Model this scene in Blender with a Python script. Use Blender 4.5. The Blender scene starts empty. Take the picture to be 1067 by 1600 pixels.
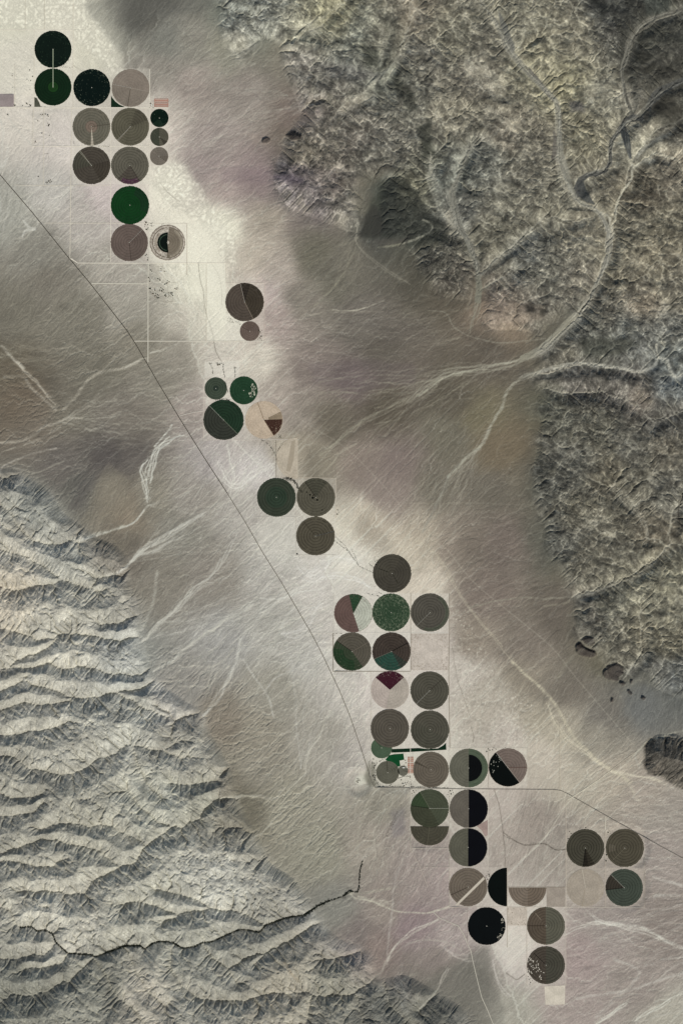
import bpy, math, random
import numpy as np

# ----------------------------------------------------------------------------
# camera, sky, sun, exposure
# ----------------------------------------------------------------------------
S = 13.33                     # metres of ground per map unit
CX, CY = 533.5, 800.0         # map centre
def W(x, y, z=0.0):
    return ((x-CX)*S, (CY-y)*S, z)

sc = bpy.context.scene
C = sc.collection
ALT = 60000.0
cd = bpy.data.cameras.new('camera'); cam = bpy.data.objects.new('camera', cd); C.objects.link(cam)
cam.location = (0, 0, ALT); cam.rotation_euler = (0, 0, 0)
cd.sensor_fit = 'VERTICAL'; cd.sensor_height = 24.0
cd.lens = 24.0*ALT/(1600*S)
cd.clip_start = 100.0; cd.clip_end = 400000.0
sc.camera = cam

SUN_AZ, SUN_EL = 156.0, 48.0
w = bpy.data.worlds.new("World"); sc.world = w; w.use_nodes = True
nt = w.node_tree
sky = nt.nodes.new('ShaderNodeTexSky'); sky.sky_type = 'NISHITA'; sky.sun_disc = False
sky.sun_elevation = math.radians(SUN_EL); sky.sun_rotation = math.radians(SUN_AZ)
nt.links.new(sky.outputs[0], nt.nodes['Background'].inputs[0])
nt.nodes['Background'].inputs[1].default_value = 0.075
sl = bpy.data.lights.new('sun', 'SUN'); sl.energy = 3.25; sl.angle = math.radians(0.5); sl.color = (1.0, 0.95, 0.89)
so = bpy.data.objects.new('sun', sl); C.objects.link(so)
so.rotation_euler = (math.radians(90-SUN_EL), 0, math.radians(180-SUN_AZ))
sc.view_settings.view_transform = 'Standard'; sc.view_settings.look = 'None'
sc.view_settings.gamma = 1.0; sc.view_settings.exposure = 0.42
sc.cycles.max_bounces = 3

KALB = 0.72                   # displayed tone -> base colour
rng = np.random.default_rng(7); random.seed(7)
def lin(c):
    c = np.asarray(c, dtype=np.float32)/255.0
    return np.where(c <= 0.04045, c/12.92, ((c+0.055)/1.055)**2.4)
def alb(c):
    a = lin(c)*KALB*np.array((1.0, 1.01, .955))
    return (float(a[0]), float(a[1]), float(a[2]), 1.0)

# ----------------------------------------------------------------------------
# helpers: noise, flow, painting on the map grid
# ----------------------------------------------------------------------------
G = 1.12
X0, Y0 = -62.0, -62.0
NX = int((1067+124)/G)+1; NY = int((1600+124)/G)+1
gx1 = (X0+np.arange(NX)*G).astype(np.float32); gy1 = (Y0+np.arange(NY)*G).astype(np.float32)
PX, PY = np.meshgrid(gx1, gy1)

def perlin(x, y, seed):
    r = np.random.default_rng(seed); T = 256
    a = r.random((T, T)).astype(np.float32)*2*np.pi
    ca, sa = np.cos(a).ravel(), np.sin(a).ravel()
    xi = np.floor(x).astype(np.int32); yi = np.floor(y).astype(np.int32)
    fx = (x-xi).astype(np.float32); fy = (y-yi).astype(np.float32)
    u = fx*fx*fx*(fx*(fx*6-15)+10); v = fy*fy*fy*(fy*(fy*6-15)+10)
    def d(ox, oy):
        k = ((yi+oy) & 255)*T+((xi+ox) & 255)
        return ca[k]*(fx-ox)+sa[k]*(fy-oy)
    a0 = d(0, 0); a1 = d(1, 0); b0 = d(0, 1); b1 = d(1, 1)
    t0 = a0+u*(a1-a0); t1 = b0+u*(b1-b0)
    return (t0+v*(t1-t0))*1.4
def fbm(x, y, sc_, seed, o=4, gain=0.5, lac=2.03):
    s = 0; a = 1.0; t = 0
    for k in range(o):
        s = s+a*perlin(x/sc_+k*17.3, y/sc_+k*9.1, seed+k); t += a; a *= gain; sc_ /= lac
    return s/t
def ridged(x, y, sc_, seed, o=4, gain=0.5):
    s = 0; a = 1.0; t = 0
    for k in range(o):
        s = s+a*(1-2*np.abs(perlin(x/sc_+k*13.3, y/sc_+k*7.7, seed+k))); t += a; a *= gain; sc_ /= 2.05
    return s/t
def sstep(a, b, x):
    t = np.clip((x-a)/(b-a), 0, 1); return t*t*(3-2*t)
def blur(a, n=1):
    for _ in range(n):
        p = np.pad(a, 1, mode='edge')
        a = (p[:-2, 1:-1]+p[2:, 1:-1]+2*p[1:-1, 1:-1])*0.25
        p = np.pad(a, 1, mode='edge')
        a = (p[1:-1, :-2]+p[1:-1, 2:]+2*p[1:-1, 1:-1])*0.25
    return a
def bilin(a, fx, fy):
    h, w_ = a.shape[:2]
    fx = np.clip(fx, 0, w_-1.001); fy = np.clip(fy, 0, h-1.001)
    xi = fx.astype(np.int32); yi = fy.astype(np.int32); u = (fx-xi).astype(np.float32); v = (fy-yi).astype(np.float32)
    if a.ndim == 3: u = u[..., None]; v = v[..., None]
    return (a[yi, xi]*(1-u)+a[yi, xi+1]*u)*(1-v)+(a[yi+1, xi]*(1-u)+a[yi+1, xi+1]*u)*v
def up(a, st):      # coarse grid (step st map units, same origin) -> full grid
    return bilin(a, (PX-X0)/st, (PY-Y0)/st)
def coarse(st):
    cx = X0+np.arange(int((NX*G)/st)+3)*st; cy = Y0+np.arange(int((NY*G)/st)+3)*st
    return np.meshgrid(cx.astype(np.float32), cy.astype(np.float32))

def dist_segs(x, y, lines):
    d = np.full(x.shape, 1e9, np.float32)
    for L in lines:
        for (ax, ay), (bx, by) in zip(L[:-1], L[1:]):
            dx, dy = bx-ax, by-ay; q = dx*dx+dy*dy+1e-6
            t = np.clip(((x-ax)*dx+(y-ay)*dy)/q, 0, 1)
            e = (x-ax-t*dx)**2+(y-ay-t*dy)**2
            np.minimum(d, e, out=d)
    return np.sqrt(d)
def inpoly(x, y, P):
    c = np.zeros(x.shape, bool); n = len(P)
    for i in range(n):
        (ax, ay), (bx, by) = P[i], P[(i+1) % n]
        if ay == by: continue
        k = ((ay > y) != (by > y)) & (x < (bx-ax)*(y-ay)/(by-ay)+ax)
        c ^= k
    return c
def pts(s):
    v = [float(t) for t in s.replace(',', ' ').split()]
    return list(zip(v[0::2], v[1::2]))

# warps shared by everything drawn on the ground, so that nothing runs dead straight
wxn = fbm(PX, PY, 26, 11, 4, 0.6)*5.0; wyn = fbm(PX, PY, 26, 21, 4, 0.6)*5.0
WXP, WYP = PX+wxn, PY+wyn

# ----------------------------------------------------------------------------
# where the mountains are
# ----------------------------------------------------------------------------
M_WEST = pts("-90 738 0 742 28 732 58 758 92 772 104 800 125 828 152 846 192 858 206 896 216 946 222 1000 226 1040 240 1052 258 1072 292 1098 318 1108 324 1140 347 1168 358 1200 370 1240 374 1272 397 1310 432 1350 466 1384 482 1410 505 1440 512 1462 560 1478 590 1500 572 1530 600 1540 628 1522 660 1548 700 1556 732 1584 744 1700 -90 1700")
M_EAST = pts("312 -90 330 -20 352 8 346 40 352 84 384 92 396 62 430 58 444 76 436 92 452 128 470 150 456 166 486 176 470 196 452 208 446 240 428 252 426 288 446 326 476 332 512 348 548 366 562 352 552 320 560 284 580 268 606 262 598 300 588 338 600 352 594 378 632 384 650 402 664 440 690 462 736 468 744 430 752 432 756 476 748 508 770 520 792 508 830 520 846 520 858 498 880 486 900 500 870 526 850 536 836 552 850 566 812 590 832 606 846 622 834 640 856 660 830 690 846 704 838 722 824 740 838 752 826 776 840 796 834 812 856 826 848 848 868 872 884 928 898 952 896 992 930 1014 944 1040 975 1060 1002 1052 1040 1086 1072 1096 1180 1110 1180 -90")
BUTTE = pts("1004 1190 1004 1164 1014 1154 1030 1150 1052 1152 1072 1158 1100 1166 1150 1200 1140 1260 1080 1240 1052 1226 1030 1212 1010 1208")
KNOBS = [pts("899 1008 905 1004 912 1012 928 1018 930 1023 922 1027 906 1024 899 1018"), pts("908 1000 915 994 926 996 928 1006 918 1008"),
         pts("941 1050 948 1040 962 1036 972 1042 972 1052 964 1058 964 1064 950 1062 942 1056"), pts("966 1066 972 1064 976 1068 972 1071"),
         pts("954 1090 957 1091 957 1096 953 1097"), pts("978 1078 981 1077 986 1084 984 1086"), pts("1000 1089 1004 1087 1007 1091 1003 1094"),
         pts("410 219 418 215 424 220 418 225 411 224"), pts("447 212 455 205 472 212 470 220 456 220"), pts("983 1062 987 1062 985 1070")]
cxs, cys = coarse(2.0)
def smask(P, soft, wamp=1.0, st=2.0):
    a = inpoly(cxs+fbm(cxs, cys, 30, 31, 4, .6)*7*wamp, cys+fbm(cxs, cys, 30, 41, 4, .6)*7*wamp, P).astype(np.float32)
    return up(blur(a, soft), st)
mw = smask(M_WEST, 26, 3.0); me = smask(M_EAST, 20, 3.2); mb = smask(BUTTE, 1, .3)
def fmask(P, n=1, wa=0.35):
    return blur(inpoly(PX+wxn*wa, PY+wyn*wa, P).astype(np.float32), n)
def hmask(P, n, k=2.2):
    a = inpoly(c4x+fbm(c4x, c4y, 60, 35, 3, .6)*24, c4y+fbm(c4x, c4y, 60, 45, 3, .6)*24, P).astype(np.float32)
    return np.clip((up(blur(a, n), 4.0)-.42)*k, 0, 1)
c4x, c4y = coarse(4.0)
hw, he, hb = hmask(M_WEST, 22, 2.0), hmask(M_EAST, 26, 2.0), hmask(BUTTE, 2, 2.5)
mk = np.zeros_like(PX)
for K_ in KNOBS: mk = np.maximum(mk, fmask(K_, 1, .3))

# ----------------------------------------------------------------------------
# valleys and ridges, traced
# ----------------------------------------------------------------------------
RIVER = pts("-60 1400 0 1412 20 1418 28 1440 35 1445 52 1444 62 1451 72 1449 85 1455 90 1468 108 1485 125 1487 145 1488 152 1491 170 1484 195 1475 220 1474 228 1480 240 1471 252 1468 270 1469 287 1479 305 1476 317 1470 335 1468 355 1458 375 1450 390 1451 406 1455 416 1443 433 1437 450 1432 475 1428 497 1414 515 1406 535 1400 545 1391 558 1393 561 1385 562 1360 566 1345")
WASH1 = pts("137 1391 145 1375 165 1365 195 1350 213 1345 222 1328 237 1311 255 1300 272 1289 283 1292 292 1288 312 1278 320 1265 335 1252 345 1247 365 1246")
VAL = [RIVER, WASH1] + [pts(s) for s in """
-60 970 0 978 20 984 45 990 62 998 85 997 100 991 125 988 145 993 170 996 190 998 215 995 232 1008
0 1040 15 1042 35 1028 55 1022 85 1004 92 997
0 1045 48 1042 80 1034 95 1045 125 1040 155 1043 180 1052 220 1055
-60 1100 0 1078 30 1065 48 1055
60 1070 100 1085 130 1089 155 1087 175 1083 205 1079 225 1073 245 1062
-60 1170 0 1180 27 1183 47 1200 72 1202 100 1208 115 1207 140 1194 157 1182 181 1177 198 1163 220 1164 250 1170 285 1184
0 1143 20 1146 50 1141 80 1136 100 1126
-60 1230 0 1235 30 1242 55 1242 70 1238
-60 1275 0 1270 22 1270 50 1264 72 1252
62 1292 98 1282 115 1283 145 1288 175 1288 200 1302 222 1312
-60 1345 0 1330 28 1325 50 1315 70 1307 93 1309 107 1315 132 1321 160 1327 178 1344 190 1350
-60 1350 0 1345 12 1340 37 1348 60 1350 85 1348 95 1340
40 1385 55 1389 90 1391 110 1392 137 1391
255 1440 285 1425 310 1422 330 1419 355 1422 372 1424 395 1432 410 1441
243 1389 265 1390 285 1395 305 1402 325 1416
200 1408 225 1408 250 1415 275 1426
0 1492 30 1497 48 1488 70 1487 82 1480 90 1469
40 1510 60 1505 100 1500 104 1492
-60 1580 0 1560 20 1550 40 1550 65 1548 85 1540 100 1530 110 1532 125 1515 148 1493
318 1470 330 1490 345 1500 365 1520 372 1532
268 1480 270 1510 285 1540 310 1555 340 1563 365 1563 400 1556 430 1550 465 1547 490 1552 510 1556 552 1553 575 1535 597 1515 612 1495
205 1490 215 1520 235 1550 262 1568
150 1495 170 1520 185 1550 215 1580 240 1620
355 1512 375 1500 395 1490 420 1485 440 1475
400 1500 425 1480 450 1470 480 1450 505 1440
505 1494 525 1497 550 1490 575 1475
485 1558 480 1590 470 1640
560 1556 568 1590 560 1640
652 1580 655 1575 680 1553 690 1540 700 1510
600 1540 610 1570 640 1600
0 918 30 921 60 913 85 912 100 905 130 915 160 925
155 975 180 972 200 966 218 962
0 785 15 800 35 830 55 845 90 850 115 844 125 847
-20 742 10 744 40 740
0 855 40 868 70 885 100 905
150 905 170 903 182 898
245 1100 262 1110 272 1121 300 1120 320 1112
180 1083 205 1095 235 1108 262 1118
250 1172 275 1160 265 1148
268 1221 290 1223 315 1221 340 1218
200 1232 225 1262 250 1285 272 1290
205 1160 215 1190 232 1220 250 1245
0 1108 40 1098 70 1102 110 1094
350 1290 372 1290 395 1300
""".strip().split('\n')]
RID = [pts(s) for s in """
-60 1000 0 995 20 1008 45 1006 82 1000
88 1008 110 1026 135 1024 157 1024 180 1040 202 1051
-60 1060 0 1060 30 1052 60 1052 100 1052 128 1060 155 1058 185 1064 220 1067
110 1100 130 1110 165 1125 190 1128 215 1138 245 1142 268 1140
-60 1150 0 1155 20 1160 45 1165 75 1162 100 1152 130 1145 150 1140
-60 1240 0 1226 20 1225 40 1221 60 1220 80 1213
75 1250 105 1250 130 1252 150 1262 175 1268
-60 1250 0 1244 40 1250 70 1245
-60 1322 0 1318 25 1316 55 1305 70 1301 100 1303 130 1305 150 1306 170 1310 185 1320 212 1322
50 1330 85 1340 112 1346 128 1347 155 1343 178 1352
0 1370 50 1364 100 1362 140 1366
-40 1400 0 1402 50 1391 82 1409 113 1423 145 1434 165 1437 185 1434 220 1441 240 1445 265 1447 300 1445 325 1434 350 1432 375 1434 397 1441
250 1397 275 1405 300 1408 318 1417
205 1420 235 1428 265 1427
195 1398 215 1399 240 1388 270 1382 300 1385
20 1470 45 1468 82 1466
0 1505 35 1508 60 1502 78 1495
30 1522 60 1524 90 1508
-60 1600 0 1588 40 1572 70 1572 95 1562 110 1545
275 1500 285 1515 310 1530 340 1535 360 1546
240 1495 250 1530 265 1550 282 1562
165 1500 190 1530 205 1555 228 1565
120 1540 150 1560 170 1590 180 1640
335 1482 360 1477 385 1479 400 1468
365 1520 390 1522 415 1512 435 1500 455 1490
440 1482 455 1495 475 1490 500 1475
515 1506 530 1516 550 1510 570 1498
290 1580 330 1592 370 1588 400 1580
415 1582 450 1582 472 1575
500 1600 525 1588 548 1578 556 1600
580 1600 582 1578 600 1585 620 1575 645 1590
640 1560 650 1545 665 1552
-60 940 0 932 25 943 60 944 90 940 110 945 135 955 158 955 175 945
165 981 195 981 215 973
0 805 20 820 50 845 90 870 120 895 140 918
10 765 40 785 75 800 100 822 96 836
-40 885 0 890 40 896 80 897
165 890 185 884 200 880
225 1085 245 1095 270 1102 300 1102
-60 1110 0 1096 30 1082 60 1088
225 1200 250 1190 285 1196 310 1191 340 1206 356 1216
270 1236 295 1240 320 1238 337 1233 352 1230
300 1275 330 1270 350 1275 370 1270
235 1340 260 1330 290 1310 320 1318 350 1330 380 1325
300 1345 340 1350 380 1360 410 1362 440 1372
290 1150 310 1140 322 1150
60 1102 90 1106 120 1120
200 1180 212 1210 228 1240
0 1195 40 1214
""".strip().split('\n')]
E_VAL_MAIN = [pts(s) for s in """
740 -60 742 0 775 40 790 75 830 120 868 163 870 190 868 230 873 260 885 290 900 320 930 330 945 360 947 400 940 420 920 470 900 500 870 525 840 550
1180 0 1067 20 1020 35 990 60 977 90 970 115 975 150 982 180 965 205 952 235 950 265 930 272 905 285 900 312
1180 110 1067 130 1030 145 1010 170 990 190 975 198
1067 190 1020 210 1000 235 985 262 975 300 960 330 955 360 948 400
1180 330 1067 275 1050 250 1020 243 1000 250 985 262
1180 540 1110 560 1067 580 1055 590 1045 585 1040 565 1025 560 1000 580 960 575 900 568 860 580 830 585
735 230 715 270 705 310 715 350 735 380 745 420 747 460
920 340 880 350 855 340 820 370 790 395 752 424
800 420 775 436 750 452
1180 860 1090 850 1045 850 1000 890 985 902 960 910 930 920 900 930
960 760 1000 800 1012 840 1045 852 1052 800 1060 790
1000 960 1005 1020 985 1050
660 -60 640 40 625 90 600 130
600 60 590 110 580 150 540 170
680 240 673 280 690 320 725 372
1067 640 1020 660 990 630 940 612 880 612 845 606
540 0 500 40 470 50
""".strip().split('\n')]
E_RID = [pts(s) for s in """
900 518 960 518 1020 516 1067 520 1180 515
880 545 950 549 1010 546 1030 540
860 592 920 592 980 600 1040 650 1120 670
870 625 930 640 990 670 1040 720 1100 760
855 650 900 690 940 730 960 740
870 735 885 745
870 810 905 800 930 830
920 836 950 826 965 838
1000 870 1020 880 1060 875 1120 900
900 950 925 935 950 925 985 918 1030 905 1080 910
945 970 990 952 1030 975 1067 970 1120 990
940 1000 1000 1010 1067 1030 1120 1040
700 120 740 170 780 220
600 230 640 260 660 320
560 300 600 290 640 340 620 375
430 270 470 280 520 300 540 340
800 250 850 300 890 340
780 480 810 478 838 486
900 60 940 30 1000 20
1020 180 1050 200 1090 190
840 40 880 80 930 130 950 180
900 180 930 200 930 240
880 370 920 400 930 440
970 360 1010 340 1067 380 1120 420
960 450 1010 440 1067 470
660 80 600 20
480 90 520 70 560 90
640 160 680 200 660 220
""".strip().split('\n')]
near_r = sstep(4, 34, dist_segs(cxs, cys, [RIVER]+E_VAL_MAIN))
wxc = fbm(cxs, cys, 22, 51, 4, .6)*(3.0+2.2*near_r)+fbm(cxs, cys, 70, 52, 3)*6*near_r; wyc = fbm(cxs, cys, 22, 61, 4, .6)*(3.0+2.2*near_r)+fbm(cxs, cys, 70, 62, 3)*6*near_r
dv = dist_segs(cxs+wxc, cys+wyc, VAL+E_VAL_MAIN); dr = dist_segs(cxs+wxc, cys+wyc, RID+E_RID)
dv = up(dv, 2.0); dr = up(dr, 2.0)

# west: traced ridge and valley relief; heights in map units
def rv(dv, dr, cap=34.0):
    a = np.minimum(dv, cap); b = np.minimum(dr, cap)
    return a*(a+b+1.0)**(-0.32)
n1 = ridged(WXP, WYP, 34, 71, 5, .52); n2 = ridged(PX*0.8+PY*0.6, PY*0.8-PX*0.6, 22, 81, 5, .55)
n3 = fbm(PX, PY, 60, 91, 4, .5)
n4 = ridged((PX*.78+PY*.62)*.55+wxn, (PY*.78-PX*.62)*1.25+wyn, 26, 75, 5, .55)      # spurs running north-west to south-east
HW = 1.36*rv(dv, dr, 34)*(1+.30*fbm(PX, PY, 40, 77, 3))+(n1*2.6+n4*3.9+n2*1.0)*(.35+.65*sstep(0, 9, dv))*(.75+.5*sstep(-.3, .3, fbm(PX, PY, 50, 79, 3)))
# east: rounder, broken hills, weaker relief, grain NW-SE
ex, ey = (PX*0.80+PY*0.60), (PY*0.80-PX*0.60)
e1 = ridged(ex*0.75+wxn, ey*1.25+wyn, 30, 101, 5, .58)
e2 = ridged(PX+wxn*.5, PY+wyn*.5, 13, 121, 4, .6)
e3 = ridged(ex*.6+wxn*1.5, ey*1.1+wyn*1.5, 64, 105, 4, .5)
rug = .30+.95*sstep(-.35, .45, fbm(PX, PY, 75, 109, 4, .6))        # rugged crags alternate with smooth slopes
dvf = np.maximum(dv-4.0, 0)
HE = 0.66*rv(dvf, dr, 34)*(.6+.4*rug)+((e1*3.0+e2*.5)*(.05+.95*sstep(4, 16, dv)))*rug+e3*6.8*(.12+.88*sstep(2, 18, dv))+n3*1.5
H = hw*HW+he*HE
H += hb*(2.0+rv(np.minimum(up(dist_segs(cxs, cys, [BUTTE+[BUTTE[0]]]), 2.0), 30), np.abs(PY-1172+(PX-1004)*-.25), 30)*1.9+n2*2.5)
H += mk*(3.0+n2*1.5)*1.2

# broad fall of the fans towards the valley axis
AXIS = [pts("60 -60 130 60 200 170 240 330 330 480 370 600 440 720 520 830 600 930 670 1040 720 1150 800 1300 850 1450 860 1680")]
dax = up(dist_segs(cxs, cys, AXIS), 2.0)
fan = 0.028*np.maximum(dax-75, 0)
H += fan
H += 0.012*np.maximum(dax-150, 0)

# ----------------------------------------------------------------------------
# rivers cut the ranges: priority-flood drainage and stream-power incision
# ----------------------------------------------------------------------------
import heapq
def erode(H, st, iters, K, m=0.45, talus=1.05, act=None, drain_only=False):
    k = int(st); h = H[::k, ::k].astype(np.float64).copy(); ny, nx = h.shape
    act = (np.maximum(np.maximum(hw, he), hb)[::k, ::k] > .03) if act is None else act.copy(); act[:2] = act[-2:] = False; act[:, :2] = act[:, -2:] = False
    ring = np.zeros_like(act)
    for dy in (-1, 0, 1):
        for dx in (-1, 0, 1): ring |= np.roll(np.roll(act, dy, 0), dx, 1)
    ring &= ~act
    start = np.flatnonzero(ring.ravel()).tolist()
    nb = [(-1, 1.0), (1, 1.0), (-nx, 1.0), (nx, 1.0), (-nx-1, 1.414), (-nx+1, 1.414), (nx-1, 1.414), (nx+1, 1.414)]
    dx_ = G*k
    rr = np.random.default_rng(5)
    for it in range(iters):
        hf = (h+rr.random(h.shape)*.05).ravel().tolist()
        done = bytearray((~act).ravel().astype(np.uint8).tobytes())
        rec = {}; order = []
        q = [(hf[i], i) for i in start]; heapq.heapify(q)
        pop, push = heapq.heappop, heapq.heappush
        while q:
            z, i = pop(q); order.append(i)
            for o, _ in nb:
                j = i+o
                if not done[j]:
                    done[j] = 1; rec[j] = i
                    zj = hf[j]; push(q, (zj if zj > z else z+1e-5, j))
        A = [1.0]*(nx*ny)
        for i in reversed(order):
            r = rec.get(i)
            if r is not None: A[r] += A[i]
        if drain_only: break
        hh = h.ravel().tolist()
        for i in order:
            r = rec.get(i)
            if r is None: continue
            d = 1.0 if abs(r-i) in (1, nx) else 1.414
            f = K*(A[i]**m)/(dx_*d)
            v = (hh[i]+f*hh[r])/(1+f)
            lim = hh[r]+talus*dx_*d
            hh[i] = v if v < lim else lim
        h = np.array(hh).reshape(ny, nx)
    A = np.array(A).reshape(ny, nx)
    return h, A
KS = 2
h_e, A_e = erode(H, KS, 6, 0.10)
gxi = (PX-X0)/(G*KS); gyi = (PY-Y0)/(G*KS)
H0f = bilin(H[::KS, ::KS], gxi, gyi); dE = bilin((h_e-H[::KS, ::KS]).astype(np.float32), gxi, gyi)
H = H+dE
h_f, A_f = erode(H, 1, 2, 0.055, m=.42, talus=1.0)
H = h_f.astype(np.float32)
LA = np.log(A_f).astype(np.float32); LA = np.maximum(LA*.6, blur(LA, 1))          # 0 ridge .. 10 trunk valley

# ----------------------------------------------------------------------------
# drainage: particles run down the relief, or down the fans
# ----------------------------------------------------------------------------
FD = np.array([float(t) for t in """
250 30 -.6 .8 300 60 -.75 .6 400 180 -.85 .5 330 230 -.85 .45 420 300 -.8 .5 450 380 -1 .3 470 420 -.85 .5 560 440 -.6 .8 620 420 -.5 .85 500 480 -1 .1
600 490 -1 .05 520 540 -1 .1 640 560 -.9 .35 560 600 -.9 .4 500 650 -.8 .6 600 650 -.75 .65 700 600 -.8 .6 680 700 -.55 .83 640 760 -.5 .85 720 740 -.45 .9
780 680 -.9 .4 780 760 -.8 .55 760 850 -.9 .3 700 900 -.6 .8 780 940 -.9 .4 840 900 -.85 .5 800 1000 -.75 .65 880 1020 -.65 .75 900 1100 -.6 .8 980 1080 -.4 .9
1040 1120 -.3 .95 850 1080 -.7 .7 960 1170 -.8 .5 760 400 -.5 .85 1040 1280 -.9 .1 1000 1350 -1 .1 950 1440 -1 .15 1040 1440 -1 .2 1000 1530 -.9 .5 900 1520 -.9 .4 1050 1580 -.8 .6
20 300 .35 -.9 60 380 .7 -.7 100 330 .7 -.6 30 470 .5 -.85 100 480 .6 -.8 160 540 .8 -.6 220 500 .7 -.7 250 600 .9 -.35 180 600 .85 -.5 200 650 1 -.05 250 700 1 -.2
60 600 .9 -.3 30 560 .8 .5 100 640 .95 -.2 100 690 .95 -.2 150 720 .85 -.45 180 800 .5 -.85 130 800 .6 -.8 220 780 .6 -.8 250 840 .85 -.45 300 780 .7 -.7
350 740 .5 -.85 320 850 .85 -.5 400 830 .7 -.7 260 960 .6 -.8 230 1010 .9 -.4 300 940 .8 -.55 300 1010 .8 -.6 360 940 .8 -.5 420 900 .7 -.65 460 960 .8 -.4
340 1060 .5 -.85 400 1040 .5 -.85 440 1000 .8 -.5 400 1140 .95 -.2 470 1180 .3 -.95 520 1100 .4 -.9 450 1280 .85 -.5 500 1330 .8 -.55 420 1340 .8 -.6 550 1260 .5 -.8
560 1180 .5 -.8 380 1200 .9 -.4 540 1420 .9 -.4 560 1450 .75 -.6 620 1450 .6 -.75 620 1350 .2 -.95 680 1330 .5 -.8 680 1480 .5 -.8 740 1540 .7 -.7 700 1440 .8 -.5
170 770 .1 -1 200 745 .9 -.2 150 160 .3 .9 50 100 .7 .6 250 330 .4 .8 300 450 .3 .9 820 1300 -.3 .9 760 1100 -.4 .9""".split()]).reshape(-1, 4)
c8x, c8y = coarse(8.0)
num = np.zeros(c8x.shape+(2,)); den = np.zeros(c8x.shape)
for (x, y, a, b) in FD:
    g = np.exp(-((c8x-x)**2+(c8y-y)**2)/(2*34.0**2))+1e-7*np.exp(-((c8x-x)**2+(c8y-y)**2)/(2*120.0**2))+1e-16
    num += g[..., None]*np.array([a, b]); den += g
Fd = num/den[..., None]; Fd /= np.linalg.norm(Fd, axis=2, keepdims=True)+1e-6
F = up(Fd.astype(np.float32), 8.0)

def surface_from(Fx, Fy, st):
    """height whose downhill direction is F (least squares, mirrored FFT)"""
    ny, nx = Fx.shape
    def mir(a, sx, sy):
        a = np.concatenate([a, sx*a[:, ::-1]], 1); return np.concatenate([a, sy*a[::-1]], 0)
    gx_, gy_ = mir(-Fx, -1, 1), mir(-Fy, 1, -1)
    kx = np.fft.fftfreq(2*nx, st)[None]*2*np.pi; ky = np.fft.fftfreq(2*ny, st)[:, None]*2*np.pi
    k2 = kx*kx+ky*ky; k2[0, 0] = 1
    h = np.fft.ifft2((-1j*kx*np.fft.fft2(gx_)-1j*ky*np.fft.fft2(gy_))/k2).real
    return h[:ny, :nx]
phi = up(surface_from(Fd[..., 0], Fd[..., 1], 8.0).astype(np.float32), 8.0)
act_fan = (np.maximum(mw, me) < .8)[::2, ::2]
sf = phi*1.0+fbm(PX, PY, 34, 501, 4, .6)*10+fbm(PX, PY, 7, 511, 3, .7)*2.4
_, A_w = erode(sf, 2, 1, .1, act=act_fan, drain_only=True)
LW = bilin(np.log(A_w).astype(np.float32), gxi, gyi)
def norm2(a, b, e=1e-6):
    n = np.sqrt(a*a+b*b)+e; return a/n, b/n
Mt = np.clip(np.maximum(np.maximum(mw, me), mb), 0, 1)
def flow(Hs, fanmix, seed, N, steps, pot):
    gy_, gx_ = np.gradient(Hs)
    gx_, gy_ = norm2(-gx_, -gy_, 0.02)
    py_, px_ = np.gradient(pot)
    fx = F[..., 0]-px_; fy = F[..., 1]-py_; fx, fy = norm2(fx, fy)
    dx = gx_*(1-fanmix)+fx*fanmix; dy = gy_*(1-fanmix)+fy*fanmix
    dx, dy = norm2(dx, dy); dx = dx.ravel().astype(np.float32); dy = dy.ravel().astype(np.float32)
    r = np.random.default_rng(seed)
    x = r.random(N).astype(np.float32)*(NX-2); y = r.random(N).astype(np.float32)*(NY-2)
    vx = np.zeros(N, np.float32); vy = np.zeros(N, np.float32); D = np.zeros(NX*NY, np.float32)
    ox = x.copy(); oy = y.copy()
    for s in range(steps):
        if s % 6 == 5:
            st_ = (np.abs(x-ox)+np.abs(y-oy)) < 3.2
            n_ = int(st_.sum()); x[st_] = r.random(n_)*(NX-2); y[st_] = r.random(n_)*(NY-2); vx[st_] = 0; vy[st_] = 0
            ox = x.copy(); oy = y.copy()
        k = y.astype(np.int32)*NX+x.astype(np.int32)
        vx = 0.45*vx+0.55*dx[k]; vy = 0.45*vy+0.55*dy[k]
        x = np.clip(x+vx, 0, NX-1.01); y = np.clip(y+vy, 0, NY-1.01)
        D += np.bincount(y.astype(np.int32)*NX+x.astype(np.int32), minlength=NX*NY)
    return D.reshape(NY, NX)
DF = smask(pts("225 1000 262 1010 300 1035 350 1050 400 1080 424 1120 450 1160 460 1200 500 1225 530 1260 530 1330 500 1375 470 1400 430 1370 390 1310 366 1250 350 1190 318 1130 262 1080 235 1040"), 12, 2.0)
DF = np.maximum(DF, .7*smask(pts("-90 560 40 570 110 640 100 690 60 700 -90 700"), 10, 1.5)); DF = np.maximum(DF, .6*smask(pts("60 740 150 720 150 800 190 860 120 820 95 770"), 8, 1.5))
DF = np.maximum(DF, .55*smask(pts("60 480 210 500 200 560 120 600 60 560"), 10, 1.5)); DF = DF*(1-mw)*(.22+.38*sstep(-.3, .4, fbm(PX, PY, 60, 531, 3)))
H -= sstep(2.5, 6, LW)*.22*(1-Mt)
H += DF*(-sstep(.8, 4.5, LW)*1.5+fbm(PX, PY, 12, 521, 3, .6)*.6)
pot = (fbm(PX, PY, 30, 131, 3, .6)*15+fbm(PX, PY, 9, 141, 3, .6)*5)/G
fm = 1-sstep(0.15, 0.6, Mt)
floor_ = sstep(130, 60, dax)
D1 = flow(H/G+n2*.25, fm, 1, 420000, 90, pot)
mean1 = D1.mean()
L1 = np.log1p(blur(D1, 1)/mean1*3)            # 0.7 .. 4
L1 = np.minimum(L1, 3.2)
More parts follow.
